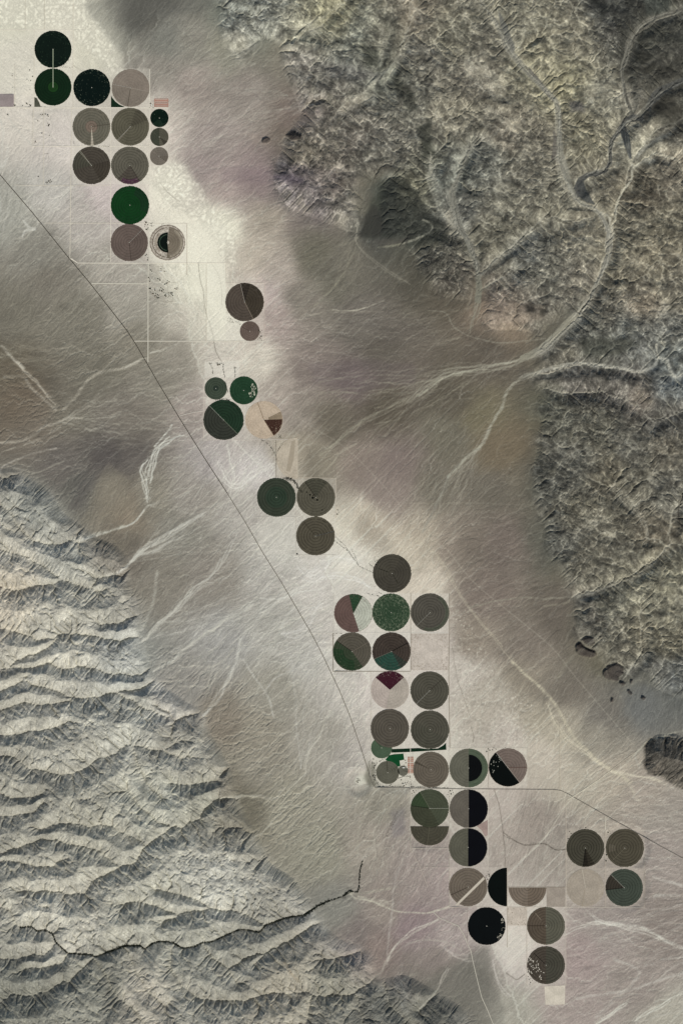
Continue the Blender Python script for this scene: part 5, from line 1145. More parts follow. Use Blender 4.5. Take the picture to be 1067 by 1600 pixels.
# ----------------------------------------------------------------------------
# crop circles
# ----------------------------------------------------------------------------
GR = 'centre-pivot crop circles in the valley'
def build_field(f, z0=0.0, half=None, name='crop_circle'):
    x, y, r, tone, ring, spk, amt, parts, label = f
    R_ = r*S; rs = random.Random(int(x*10+y)); nr = 7 if r > 25 else 5
    root = bpy.data.objects.new(name, None); C.objects.link(root); root.location = W(x, y, 0)
    root.empty_display_size = R_
    props(root, label, 'crop field' if half is None else 'half field', GR if half is None else 'part circles of crop')
    zb, zt = 0.2+z0, 3.0+z0
    A0, A1 = half if half else (0, 360)
    if half: P = arc(0, R_, A0, A1, .006, rs); base = prism(P[:-1] if abs(A1-A0-180) < 1 else P, zb, zt)
    else:
        n = 180; base = prism([(R_*(1+rs.uniform(-.016, .012))*math.cos(2*math.pi*k/n), R_*(1+rs.uniform(-.016, .012))*math.sin(2*math.pi*k/n)) for k in range(n)], zb, zt)
    if name != 'crop_circle': pass
    mesh_obj('crop', *base, crop_mat(tone, ring, spk, amt, R_, nr), root)
    z = zt+.2
    for (k, a0, a1, r0, r1, tn) in parts:
        z += .7
        m = crop_mat(tn, ring, spk if k != 'S' or sum(tn) > 60 else (12, 18, 16), amt*.8, R_, nr)
        if k in 'SW':
            rr1 = min(r1, .988)*R_
            if a1-a0 >= 359: geo = ring_faces(r0*R_, rr1, 0, 360, zt+.01, z) if r0 > 0 else prism([(rr1*(1+rs.uniform(-.01, .01))*math.cos(2*math.pi*q/90), rr1*(1+rs.uniform(-.01, .01))*math.sin(2*math.pi*q/90)) for q in range(90)], zt, z)
            else:
                if k == 'W' and r1 == 1:
                    P = arc(r0*R_, rr1, a0, a1)
                else: P = arc(r0*R_, rr1, a0, a1, .004, rs)
                geo = prism(P, zt, z)
            mesh_obj('crop_wedge' if r0 < .3 else 'crop_band', *geo, m, root)
        elif k == 'L':
            mesh_obj('wheel_track', *strip(a0, r0*R_, r1*R_*.985, 11.0, zt, z), flat_mat('track', tn, .15), root)
        elif k == 'T':
            mesh_obj('service_track', *strip(a0, r0*R_, r1*R_*1.04, 17.0, zt-2.5, z), flat_mat('track', tn, .2), root)
        elif k == 'P':    # pale patches, east
            g = [prism(blob(rs, R_*rs.uniform(.45, .9)*math.cos(t_), R_*rs.uniform(.45, .9)*math.sin(t_), rs.uniform(8, 24), 8, 1.3), zt, z) for t_ in [rs.uniform(-.75, .65) for _ in range(22)]]
            [mesh_obj('bare_patch', *gg, flat_mat('bare_soil', tn, .2), root) for gg in g]
        elif k == 'D':
            g = [prism(blob(rs, px_*S, py_*S, rr*S, 10), zt, z) for px_, py_, rr in [(2, -4, 1.9), (-5, -1, 2.2), (-4, 3, 1.2), (-9, 4, 1.4), (-14, 8, 1.2), (-1, 0, .9), (10, -20, 1.2)]]
            [mesh_obj('bare_patch', *gg, flat_mat('scorched_soil', tn, .2), root) for gg in g]
        elif k == 'E':
            g = [prism(blob(rs, R_*rr*math.cos(t_), R_*rr*math.sin(t_), rs.uniform(5, 15), 7), zt, z) for rr, t_ in [(rs.uniform(.45, .95), math.radians(rs.uniform(125, 200))) for _ in range(16)]]
            [mesh_obj('bare_patch', *gg, flat_mat('bare_soil', tn, .2), root) for gg in g]
        elif k == 'F':
            g = [prism(blob(rs, R_*rr*math.cos(t_), R_*rr*math.sin(t_), rs.uniform(6, 17), 7), zt, z) for rr, t_ in [(rs.uniform(.80, 1.0), math.radians(rs.uniform(-50, 30))) for _ in range(30)]]
            [mesh_obj('bare_patch', *gg, flat_mat('bare_soil', tn, .2), root) for gg in g]
        elif k == 'A':    # broken white arcs on the left
            g = []
            for q in range(34):
                rr = R_*rs.choice([.42, .52, .62, .70, .78, .86, .94]); a = rs.uniform(150, 250); da = rs.uniform(3, 12)
                g.append(prism(arc(rr-rs.uniform(4, 11), rr+rs.uniform(4, 10), a, a+da), zt, z))
            [mesh_obj('bare_patch', *gg, flat_mat('bare_soil', tn, .2), root) for gg in g]
        elif k == 'B':    # broad pale slash
            P = [(-19.5*S, -27*S), (-16.5*S, -29*S), (26*S, 12.5*S), (24*S, 16*S)]
            mesh_obj('service_track', *prism(P, zt, z), flat_mat('bare_soil', tn, .15), root)
        elif k == 'Q':
            P = [(-17*S, -20*S), (-9*S, 26*S), (-3*S, 28.5*S), (-5.5*S, -2*S), (-11*S, -21*S)]
            mesh_obj('crop_band', *prism(P, zt, z), flat_mat('bare_soil', tn, .15), root)
    if half is None and r > 12:
        n = 16; mesh_obj('pivot_pad', *prism([(9*math.cos(2*math.pi*q/n), 9*math.sin(2*math.pi*q/n)) for q in range(n)], zt, z+1.0), flat_mat('concrete', (176, 172, 160), .1), root)
    return root
for f in LOW: build_field(f, 0.0)
for f in FIELDS: build_field(f, 0.0 if f[1] != 1138 else 4.2)
for h in HALF:
    x, y, r, a0, a1 = h[:5]
    build_field((x, y, r)+h[5:], 0.0, (a0, a1), 'half_circle_field')
for k, (P_, tone, var, spk, nm_, label) in enumerate(PLOTS):
    P = pts(P_); cx = sum(p[0] for p in P)/len(P); cy = sum(p[1] for p in P)/len(P)
    V, Fc = prism([((px_-cx)*S, (cy-py_)*S) for px_, py_ in P], .2 if cx > 30 else -14, 2.0+.013*k)
    o = mesh_obj(nm_, V, Fc, crop_mat(tone, .0, spk, var*.5, 400.0), None, W(cx, cy, hz(cx, cy)+1.0 if cx < 30 else 0))
    props(o, label, 'plot', 'straight-sided plots between the circles')

# ----------------------------------------------------------------------------
# irrigation booms
# ----------------------------------------------------------------------------
def boom(R_):
    """a centre-pivot machine: pipe truss on wheeled towers"""
    root = bpy.data.objects.new('irrigation_boom', None); C.objects.link(root)
    m = flat_mat('galvanised_steel', (196, 196, 190), .1, .02, .4); dk_ = flat_mat('tyre', (40, 38, 36), .1)
    g = [strip(0, 6, R_*.97, .9, 3.6, 4.3), ]
    for s_ in (-1, 1):
        v, fc = strip(0, 6, R_*.97, .5, 2.4, 2.8); g.append(([(a, b+s_*1.6, c) for a, b, c in v], fc))
    nb = 8; ts = [R_*.97*(k+1)/nb for k in range(nb)]
    for t_ in ts:
        g.append(prism([(t_-1, -1.9), (t_+1, -1.9), (t_+1, 1.9), (t_-1, 1.9)], 2.4, 2.85))
    mesh_obj('pipe_truss', *merge(g), m, root)
    for t_ in ts:
        a = [prism([(t_-.4, -4), (t_+.4, -4), (t_+.4, 4), (t_-.4, 4)], .9, 1.5)]
        for s_ in (-1, 1):
            a.append(([(t_-.3, s_*3.6, 1.2), (t_+.3, s_*3.6, 1.2), (t_+.3, s_*.5, 3.7), (t_-.3, s_*.5, 3.7), (t_-.3, s_*3.2, 1.2), (t_+.3, s_*3.2, 1.2), (t_+.3, 0, 3.7), (t_-.3, 0, 3.7)], [(0, 1, 2, 3), (4, 5, 6, 7), (0, 4, 5, 1), (3, 2, 6, 7), (1, 5, 6, 2), (0, 3, 7, 4)]))
        tw = mesh_obj('wheel_tower', *merge(a), m, root)
        w_ = []
        for s_ in (-1, 1):
            n = 12; c0 = [(t_+1.0*math.cos(2*math.pi*q/n), s_*4.2-.3, 1.0+1.0*math.sin(2*math.pi*q/n)) for q in range(n)]; c1 = [(a_, b_+.6, c_) for a_, b_, c_ in c0]
            w_.append((c0+c1, [tuple(range(n))[::-1], tuple(range(n, 2*n))]+[(q, (q+1) % n, n+(q+1) % n, n+q) for q in range(n)]))
        mesh_obj('wheel', *merge(w_), dk_, tw)
    mesh_obj('pivot_tower', *merge([prism([(-2, -2), (2, -2), (2, 2), (-2, 2)], 0, .5), prism([(-1.1, -1.1), (1.1, -1.1), (1.1, 1.1), (-1.1, 1.1)], .5, 5.2)]), m, root)
    return root
bp = None
BOOMS = [(204.5, 137.5, 29.5, 168, "over the pale grey-beige crop circle"), (204, 198, 29.5, 227, "over the olive-grey circle with the white centre dot"), (143.5, 258.5, 29.5, 129, "over the dark brown-grey circle near the upper left"),
         (202.5, 379, 29.2, 45, "over the mauve-brown circle below the bright green one"), (382.5, 472, 30, 103, "over the isolated dark brown circle"), (349.5, 656, 31.5, 135, "over the large circle split into green and charcoal halves"),
         (671, 1079, 30, 225, "over the dark grey circle right of the maroon wedge"), (671, 1263, 30, 0, "over the mossy green-grey circle below the road"), (671.5, 957, 30, 225, "over the grey ringed circle at the corner of the fenced squares"),
         (793, 1199, 30, 128, "over the diagonally cut black and pinkish circle"), (974.5, 1387, 29.3, 135, "over the slate green circle with the brown wedge"), (493, 837.5, 30.3, 14, "over the olive-brown circle with strong rings")]
for (x, y, r, a, lab) in BOOMS:
    if bp is None: o = bp = boom(29.5*S)
    else:
        o = bp.copy(); C.objects.link(o)
        for ch_ in list(bp.children):
            c = ch_.copy(); C.objects.link(c); c.parent = o
            for g_ in ch_.children:
                d_ = g_.copy(); C.objects.link(d_); d_.parent = c
    o.location = W(x, y, 8.0); o.rotation_euler = (0, 0, math.radians(a))
    props(o, 'thin pale irrigation boom '+lab, 'irrigation boom', 'irrigation booms on the crop circles')

# ----------------------------------------------------------------------------
# roads
# ----------------------------------------------------------------------------
_rz = [0]
def road(P, wd, tone, label, name='road', var=.12, lift=2.2, shoulder=None):
    P = pts(P) if isinstance(P, str) else P
    # catmull resample
    Q = []
    for (ax, ay), (bx, by) in zip(P[:-1], P[1:]):
        n = max(1, int(math.hypot(bx-ax, by-ay)/3))
        Q += [(ax+(bx-ax)*k/n, ay+(by-ay)*k/n) for k in range(n)]
    Q.append(P[-1])
    _rz[0] += 1; lf = lift+.011*_rz[0]
    V = []; Fc = []
    zs = [max(hz(x, y), hz(x+wd*.6, y), hz(x-wd*.6, y), hz(x, y+wd*.6), hz(x, y-wd*.6)) for x, y in Q]
    for i, (x, y) in enumerate(Q):
        a = Q[max(0, i-1)]; b = Q[min(len(Q)-1, i+1)]; dx, dy = b[0]-a[0], b[1]-a[1]; l = math.hypot(dx, dy)+1e-9; nx_, ny_ = -dy/l*wd/2, dx/l*wd/2
        z = max(zs[max(0, i-1):i+2])+lf
        for s_ in (1, -1):
            p = W(x+nx_*s_, y+ny_*s_, z); V.append(p)
        for s_ in (1, -1):
            p = W(x+nx_*s_*1.05, y+ny_*s_*1.05, z-lf-.5); V.append(p)
    for i in range(len(Q)-1):
        a = 4*i; b = a+4
        Fc += [(a, a+1, b+1, b), (a, b, b+2, a+2), (a+1, a+3, b+3, b+1)]
    o = mesh_obj(name, V, Fc, flat_mat('road_surface', tone, var, .01))
    return props(o, label, 'road', None, 'structure')
road("-30 238 -5 267 0 272 52 333 104 398 140 441 183 496 200 518 214 540 247 597 280 652 320 716 355 770", 1.0, (64, 62, 56), "dark asphalt highway slanting down from the left edge", 'highway', lift=3.5)
road("355 770 383 815 410 862 440 910 470 961 484 985 500 1015 512 1040 530 1078 546 1117 562 1163 578 1212", 1.0, (112, 108, 100), "greyer southern end of the highway running to the dairy", 'highway', lift=3.5)
road("576 1208 581 1222 586 1230 640 1231 720 1232.5 800 1233 864 1233.5 876 1235 890 1242 960 1282 1030 1321 1067 1341 1120 1370", .85, (104, 100, 94), "tree-lined farm road that turns into the slanting highway at the right", 'highway', lift=3.3)
PR = (214, 206, 190); PD = (226, 218, 202)
RO = [("-30 46.5 54 46.5 114 46.5", .8, PD, "pale dirt road above the two uppermost green circles"), ("-30 168.2 54 168.2 234 168.2 262 168.5", 1.0, PD, "pale dirt road below the first row of circles"),
 ("115 -30 115 46 114.5 168", .7, PR, "straight pale track running north beside the uppermost circle"), ("40 -30 40 46", .6, (196, 188, 172), "short faint track at the very top left"), ("70 -30 70 46", .6, (196, 188, 172), "second short faint track at the top left"),
 ("54 46 54 168", .6, PR, "pale track along the left side of the uppermost circles"), ("24 100 24 168", .5, PR, "faint pale track by the left farmsteads"), ("52.5 168 52 228", .6, PR, "faint track between the lone left farmsteads"), ("69 168 69 290", .5, PR, "thin pale track beside the square homestead"),
 ("112.5 168 112 228 111 290 110 404 122 411", .8, PR, "long pale north-south track left of the circles"), ("52 228.5 114 228.5 173 228.5 234 228.5", .7, PD, "pale road between the second and third rows of circles"), ("24 289.5 70 290 112 290 173 289.5", .6, PR, "pale road above the bright green circle's row"),
 ("70 348.5 111 348.5 173 348.5 233 348.5", .7, PR, "pale road level with the foot of the bright green circle"), ("233 349 292 349", .6, PR, "pale road above the ringed circle"), ("173.5 168 173.5 288 173 410", .6, PD, "pale track between two columns of circles"), ("234.5 108 234.5 260", .6, PD, "pale track beside the three small circles"),
 ("112 404 122 411 173 411 232 411 292 411 352 411", .9, PD, "pale road along the foot of the ringed circle"), ("144 443 173 443 232 443.3", 1.1, (206, 200, 184), "broad pale road leading west from the village"), ("232.3 411 231.8 443 231.8 533 231.8 566", 1.15, (206, 200, 184), "broad pale north-south road left of the village"),
 ("210 533 232 533 300 533 353 533 414 533", .95, (212, 205, 190), "long pale east-west road below the small brown circle"), ("292.5 349 292.5 430", .6, (196, 184, 168), "thin track along the ringed circle's east side"), ("322.8 411 322.8 533", .5, (198, 190, 174), "thin track bounding the white strip"), ("353 442 353.5 411", .5, PR, "short track above the isolated brown circle"),
 ("413.5 442 413.5 533", .5, (200, 186, 174), "thin track right of the isolated brown circle"), ("353 442 413 442", .5, (200, 188, 176), "thin track across the top of the isolated brown circle"), ("280 650 300 645 318 642", .8, (200, 192, 180), "short pale road linking the highway to the large split circle"),
 ("318 600 318 687 404 687 466 687", .6, (208, 198, 186), "pale boundary track below the large split circle"), ("431.5 687 431.7 746", .55, (110, 104, 94), "dark thin fence track left of the sand-pale half circle"), ("464.5 687 464.8 746 525 747", .5, (196, 184, 166), "thin track right of the sand-pale half circle"),
 ("462.5 747 462.8 867 525 867", .5, (196, 188, 176), "thin boundary track beside the strong-ringed circle"), ("524.8 747 524.8 810", .5, (200, 188, 172), "thin boundary track right of the touching pair"), ("400 807.5 462 807.5", .5, (200, 194, 184), "faint track below the grey-green circle"),
 ("492 868 510 900 526 925", .6, (208, 202, 192), "faint diagonal track below the strong-ringed circle"), ("484 988.5 521 988.5 641 988.8 700 989", .8, (216, 210, 198), "pale road between the fenced squares' two rows"), ("521.5 927 521.5 988", .5, (208, 202, 190), "thin track left of the three-piece circle"),
 ("520.3 989 520.3 1049 579 1049 641 1049", .7, (140, 132, 118), "dark fence track round the tree-lined square"), ("641.5 927 641.5 1049", .6, (150, 142, 128), "dark fence track right of the dark brown circle"), ("701.8 927 701.8 990 700.8 1049 702.5 1168", .8, (150, 140, 126), "long dark fence track bounding the farmland on the east"),
 ("579.3 1049 579.3 1168 578.5 1212", .6, (204, 196, 184), "pale track left of the taupe circle"), ("641 1049 641 1178 640.8 1231", .7, (222, 214, 200), "pale lane running between circles to the pens"), ("702 1169 763 1169 824 1169", .6, (206, 198, 184), "pale track above the black half disc"), ("702 1170 702 1232", .5, (212, 204, 192), "short pale track left of the black half disc"),
 ("762.8 1169 762.8 1232", .6, (170, 160, 146), "short dark track left of the diagonally cut circle"), ("824 1169 824 1232", .5, (196, 186, 172), "short thin track right of the diagonally cut circle"), ("641 1233 641 1325 700 1325", .5, (196, 188, 174), "pale track left of the mossy circle"), ("701.8 1234 701.5 1417", .5, (186, 178, 164), "thin track left of the split circles"),
 ("762 1234 762 1356", .6, (206, 198, 184), "thin track right of the split circles"), ("641 1354 701 1354", .4, (186, 176, 164), "faint track below the flat-topped half circle"), ("792 1356 792 1480", .6, (176, 166, 150), "dark track right of the black half circle"), ("792 1386 883 1386", .6, (150, 138, 124), "dark track along the flat top of the tan half circle"),
 ("701 1417 730 1417 792 1417 883 1417.5 1006 1418", .6, (200, 190, 176), "pale road along the foot of the slashed circle"), ("730 1417 730 1478", .5, (170, 156, 148), "thin track left of the solid black circle"), ("822.5 1417 822.5 1540", .5, (176, 166, 152), "thin track left of the southernmost circle"), ("883.5 1386 883.3 1540", .6, (204, 194, 180), "pale track right of the southernmost circle"),
 ("883.8 1250 883.8 1418", .5, (196, 184, 168), "thin pale track left of the eastern four circles"), ("945.5 1275 945 1296", .8, (214, 206, 188), "short pale road up from the eastern circles to the highway"), ("944.8 1296 944.8 1418", .4, (196, 184, 168), "thin track between the eastern circles"), ("1006 1340 1006 1418", .4, (190, 178, 162), "thin track right of the slate green circle"),
 ("874 1130 874 1233", .6, (192, 182, 164), "faint straight track above the bend of the farm road"), ("886 1250 905 1238 935 1218 950 1206", .8, (214, 206, 186), "pale diagonal road crossing the slanting highway"), ("950 1206 970 1190 995 1172", .4, (180, 172, 156), "faint diagonal track up to the dark butte"),
 ("676 1424 686 1434 700 1440 715 1446 724 1460 730 1475 735 1485 738 1500 745 1530 752 1558 762 1580 770 1600 780 1640", .8, (196, 190, 176), "winding pale track south past the solid black circle"), ("592 1600 598 1590", .4, (176, 168, 152), "short trace of track at the bottom edge"),
 ("640 1325 655 1353 668 1385", .4, (190, 180, 168), "faint slanting track through the empty flats"), ("400 400 401 442", .4, (200, 188, 176), "short faint track north of the isolated brown circle")]
for P, wd, tn, lab in RO: road(P, wd*1.2, tn, lab, 'dirt_road')

# ----------------------------------------------------------------------------
# trees, thickets
# ----------------------------------------------------------------------------
leaf = flat_mat('foliage', (44, 50, 38), .45, .15); leaf2 = flat_mat('foliage_dark', (26, 32, 24), .45, .15); bark = flat_mat('bark', (84, 72, 60), .2, .3)
def crown(rs, r, h, n=70, z0=1.5):
    V = []; Fc = []
    for k in range(n):
        a = rs.uniform(0, 6.283); q = r*math.sqrt(rs.uniform(0, 1)); z = z0+h*(rs.uniform(.15, 1))*math.sqrt(max(.05, 1-(q/r)**2*.8))
        x, y = q*math.cos(a), q*math.sin(a); s_ = r*rs.uniform(.20, .36); b = rs.uniform(0, 6.283); t_ = rs.uniform(-.6, .6)
        i = len(V)
        for m_ in range(5):
            bb = b+m_*6.283/5; V.append((x+s_*math.cos(bb), y+s_*math.sin(bb), z+s_*t_*math.sin(bb)*.8))
        Fc.append((i, i+1, i+2, i+3, i+4))
    return V, Fc
def trunk_mesh(r, h):
    n = 7; V = []; Fc = []
    for k, (rr, z) in enumerate(((r*.10, -2), (r*.07, h*.35), (r*.03, h*.8))):
        V += [(rr*math.cos(2*math.pi*q/n), rr*math.sin(2*math.pi*q/n), z) for q in range(n)]
        if k: Fc += [((k-1)*n+q, (k-1)*n+(q+1) % n, k*n+(q+1) % n, k*n+q) for q in range(n)]
    for b in range(4):     # limbs
        a = b*1.57+.4; i = len(V); x, y = r*.55*math.cos(a), r*.55*math.sin(a)
        V += [(0.5, 0, h*.3), (-.3, .4, h*.3), (-.3, -.4, h*.3), (x, y, h*.7)]; Fc += [(i, i+1, i+3), (i+1, i+2, i+3), (i+2, i, i+3)]
    return V, Fc
protos = []
for k in range(4):
    rs = random.Random(900+k); r = 9.5; h = 9.0
    cm = bpy.data.meshes.new('crown'); v, f = crown(rs, r, h); cm.from_pydata(v, [], f); cm.update(); cm.materials.append(leaf if k % 2 else leaf2)
    tm = bpy.data.meshes.new('trunk'); v, f = trunk_mesh(r, h); tm.from_pydata(v, [], f); tm.update(); tm.materials.append(bark)
    protos.append((cm, tm))
def tree(x, y, s_, label, group, rs, cat='tree'):
    root = bpy.data.objects.new('shade_tree', None); C.objects.link(root); root.location = W(x, y, hz(x, y)); root.rotation_euler = (0, 0, rs.uniform(0, 6.28)); root.scale = (s_, s_, s_*.9)
    cm, tm = rs.choice(protos)
    a = bpy.data.objects.new('crown', cm); C.objects.link(a); a.parent = root
    b = bpy.data.objects.new('trunk', tm); C.objects.link(b); b.parent = root
    props(root, label, cat, group)
CL = [ # trees: list of x,y ; label; group
 ("46.5 110 47.5 109 47 168.2 51.5 118.5 52 119.5 47 141 48 140 45 126 41 125.5 49 126 24.5 165.5 26 163.5 36 165 42.5 161.5 43.5 163 47 164 48 165.5 19 117 20.5 116 21 136.5", "small dark tree by the farmsteads left of the deep green circle", "trees by the upper left farmsteads"),
 ("12.5 179 14 180 64 179 66 181 72 178 75 180 76 182 58.5 188 75.5 193 77 194.5 76 197 73 196.5 66.5 207 66 208 56.5 221 57.5 222.5 55 223.5 78 212", "small dark tree by the scattered homesteads left of the grey circles", "trees by the left homesteads"),
 ("76 282 77 283.5 75 285 80 281.5 81 284 74 287 61 276 9.5 296", "small dark tree near the lower left homestead above the highway", "trees by the lower left homestead"),
 ("226 346 228 349 229.5 347.5 227.5 351.5 231 351 230 353 235 352 236.5 349.5 229 358 231 357 230.5 359.5 254.5 350 256 349 253 351 228 399 230 401 231.5 403 229 397.5 231 406 226.5 354", "dark tree in the farmyard between the bright green and ringed circles", "trees round the ringed circle's farmyard"),
 ("234.5 415 236 422 237.5 424 233 434 234 436 235.5 437 234.5 439 249.5 435 250.5 434.5 250 437 247 435.5 251 438.5 256 441 257.5 443 259 443.5 258 444.5 260 443 262.5 439 255 439", "dark tree in the village below the ringed circle", "village trees"),
 ("233.5 451 235.5 450.5 237 452.5 238 453 233.5 457.5 236 456.5 238.5 457.5 240 459 239 461.5 241.5 462 242 450.5 243 453.5 244 462 245.5 464.5 246 466 248 465 247 461 243.5 459 250 454 253 454.5 255 452.5 254 451 251.5 449.5", "dark tree at the lower left of the village", "village trees, lower left"),
 ("258 461 260 459.5 262 458 264 457.5 266 459 268 460 270 461.5 261 461.5 263 460.5 265 461.5 267 463.5 264 463 259 462.5 263 465 263 469 256.5 458 269 457.5 273 451 275 450 276.5 451.5 277 449.5", "dark tree at the lower right of the village", "village trees, lower right"),
 ("328 567.5 329.5 568.5 328 569.5 331 568 338 567 340 567.5 342 568.5 344 567 346 568 344 570 341 570 339 569", "dark tree above the small grey-green circle", "trees above the green circles"),
 ("232.5 118 231 119 235 164.5 236 162 238 163.5 237 166 233.5 168 240 168", "dark tree beside the reddish cattle pens", "trees beside the reddish pens"),
 ("394 535 ", "", ""),
 ("405 516 407 518.5 409 522 406 524 408.5 526 404 528 402.5 530 406.5 529 409.5 531 409 516 410 524", "dark tree right of the small brown crop circle", "trees right of the small brown circle"),
 ("438 683 436 680 433 682 439 681 435 684", "dark tree at the foot of the chocolate wedge", "trees by the chocolate wedge"),
 ("463.5 865.5 465 865.5 527 797 528.5 800 526.5 803", "lone dark tree near the strong-ringed circle", "trees near the strong-ringed circle"),
 ("588.5 876 590 874.5 591 879 593 885 588 882 586 878 590.5 870 594.5 888", "dark tree on the west rim of the creek's charcoal circle", "trees by the creek's end"),
 ("558.5 1219 560 1217.5 561.5 1220 557.5 1217 559 1222 562 1218.5", "dark tree at the pale ranch yard west of the dairy", "trees at the ranch yard"),
 ("583 1186 582 1190 585 1192 586 1196 584 1200 586.5 1203 585 1207 587 1211 586 1216 588 1220 590 1224 584 1222 582 1212 581 1204 629 1224 633 1223 637 1221 635 1226 631 1227 638 1225 627 1219", "dark tree in the scrub along the dairy's western edge", "trees round the dairy"),
 ("645 1236 647 1238 643.5 1240 700 1238 703 1236 706 1234.5 708 1238 704 1240 650 1235.5 699 1241.5 702 1244 754 1238", "dark tree in the gaps below the tree-lined road", "trees below the road"),
 ("762 1170 765 1172 760 1174 771 1168.5 773 1170 789 1168 775 1171 769 1171.5", "dark tree on the rim of the diagonally cut circle", "trees on the diagonally cut circle"),
 ("762 1362 763 1366 760 1368 765 1360 759 1371 761.5 1374 764 1369", "dark tree between the slashed circle and the black half circle", "trees by the black half circle"),
 ("889 1299 891 1302 893 1303 886.5 1311 885 1317 886 1324 950.5 1297 952.5 1299 953 1302 949 1300.5 947 1336 946.5 1345 945.5 1351 914 1293.5", "dark tree on the rims of the eastern circles", "trees round the eastern circles"),
 ("828 1535 826.5 1531 829 1529 825 1526 831 1532 827.5 1538 824.5 1519 830 1526", "dark tree at the lower left rim of the southernmost circle", "trees by the southernmost circle"),
]
rs = random.Random(77)
for (P, lab, grp) in CL:
    if not lab: continue
    for (x, y) in pts(P): tree(x+rs.uniform(-.5, .5), y+rs.uniform(-.5, .5), rs.choice([.45, .55, .7, .85, 1.0, 1.2]), lab, grp, rs)

def thicket(lines, label, dens, wd, name='thicket', seed=5, size=(5, 11), dark=True):
    rs = random.Random(seed); V = []; Fc = []
    for L in lines:
        L = pts(L) if isinstance(L, str) else L
        for (ax, ay), (bx, by) in zip(L[:-1], L[1:]):
            n = max(1, int(math.hypot(bx-ax, by-ay)*dens))
            for k in range(n):
                t_ = rs.random(); x = ax+(bx-ax)*t_+rs.gauss(0, wd); y = ay+(by-ay)*t_+rs.gauss(0, wd)
                v, f = crown(rs, rs.uniform(*size), rs.uniform(5, 9), 9, 1.0); p = W(x, y, hz(x, y)); o = len(V)
                V += [(a+p[0], b+p[1], c+p[2]) for a, b, c in v]; Fc += [tuple(i+o for i in t) for t in f]
    o = mesh_obj(name, V, Fc, leaf2 if dark else leaf)
    return props(o, label, 'thicket', None, 'stuff')
thicket([RIVER[4:]], "dark ribbon of trees along the winding canyon river at the bottom left", 2.6, .55, 'riverside_thicket', 1, (8, 15))
thicket(["475 1429 485 1423 497 1414 506 1410 515 1406", "172 1484 182 1479 195 1475 205 1474 218 1475", "548 1391 540 1397 535 1400"], "thicker dark patches of the riverside trees", 3, 1.3, 'riverside_thicket', 2, (8, 14))
thicket(["524 838 530 845 539 852 543 861 552 872 560 884 572 890 583 895", "523 845 532 852 543 861", "552 872 546 862 541 857", "560 884 556 872 549 858"], "dark braided creek line running to the charcoal circle", 1.3, .25, 'creek_thicket', 3, (4, 7))
thicket(["442 747 448 747 455 748 461 752 464 757 466 760", "448 749 458 751 463 756", "463 760 468 765 472 768"], "dark thicket between the grey-green circle and its grey neighbour", 3, .7, 'creek_thicket', 4)
thicket(["408 687 416 691 424 699 428 706 431 713 432.5 720", "434 706 437 700 440 696 442 694", "434 705 436 701"], "dark creek line entering the sand-pale half circle", 1.4, .3, 'creek_thicket', 5, (4, 8))
thicket(["351 595 353 600 354 606 356 611 357 614", "349 566 349 578 352 590", "329 569 332 575 333 584", "367 590 368 580 366 573 370 575", "337 625 349 623 360 625"], "dark hedges threading between the green circles", 2.0, .4, 'creek_thicket', 6, (4, 8))
thicket(["590 1228.6 605 1228.8 620 1228.8 632 1229", "641 1229.2 655 1229.5 670 1230 690 1230.8 700 1231", "640.2 1212 641 1220 642 1229", "608 1228 616 1221 624 1215 634 1213 641 1213", "590 1225 585 1218 583 1210"], "dark hedgerow lining the road south of the dairy", 1.8, .22, 'hedgerow', 7, (5, 8))
thicket(["580 1188 584 1195 585 1205 586 1215 592 1226", "600 1187 590 1191 586 1196", "610 1205 616 1201 624 1198 632 1196", "602 1188 608 1181"], "ragged dark growth curling round the notched small circle", 1.5, .9, 'hedgerow', 8, (4, 8))
thicket(["521 990 528 989.6 536 990", "521 992 520.6 1004", "522 1048 530 1048.4 550 1048.2", "521.6 994 524 992"], "broken dark hedge round the tree-lined square", 1.2, .3, 'hedgerow', 9, (4, 7))
thicket(["455 748 447 745"], "small dark clump above the grey-green circle", 3, .5, 'creek_thicket', 10)
thicket(["576 880 582 886 590 888", "575 928 590 931 598 936 600 945", "592 925 600 930 610 928", "596 938 604 932"], "dark tangle between the charcoal and flecked green circles", 1.4, .5, 'creek_thicket', 11, (4, 8))
thicket(["786 1305 800 1313 820 1321 835 1317 850 1318 862 1326 872 1329 885 1327"], "thin dark stream line running east to the dark ringed circle", 1.0, .22, 'creek_thicket', 12, (3.5, 6))
thicket(["566 1345 572 1338 580 1330", "600 1312 612 1292 622 1272"], "sparse dark shrubs north of the canyon mouth", .5, .5, 'creek_thicket', 13, (4, 7))
thicket(["135 223 140 228.3 150 228.5 168 228.8 172 229", "116 220 116.5 226"], "dark hedge below the circle with the pale wedge", 1.0, .25, 'hedgerow', 14, (4, 7))
thicket(["63 166.5 72 166.8"], "short dark hedge below the deep green circle", 1.5, .2, 'hedgerow', 15, (4, 7))
thicket(["95 105 105 104 112 106", "98 103 106 98 110 92"], "grey scrub edging the uppermost circle's lower right", 1.2, .8, 'scrub', 16, (4, 7), False)
thicket(["355 500 362 504 372 503", "357 496 366 502", "374 503 376 508"], "dark scrub under the isolated brown circle", 1.5, .8, 'scrub', 17, (4, 7))

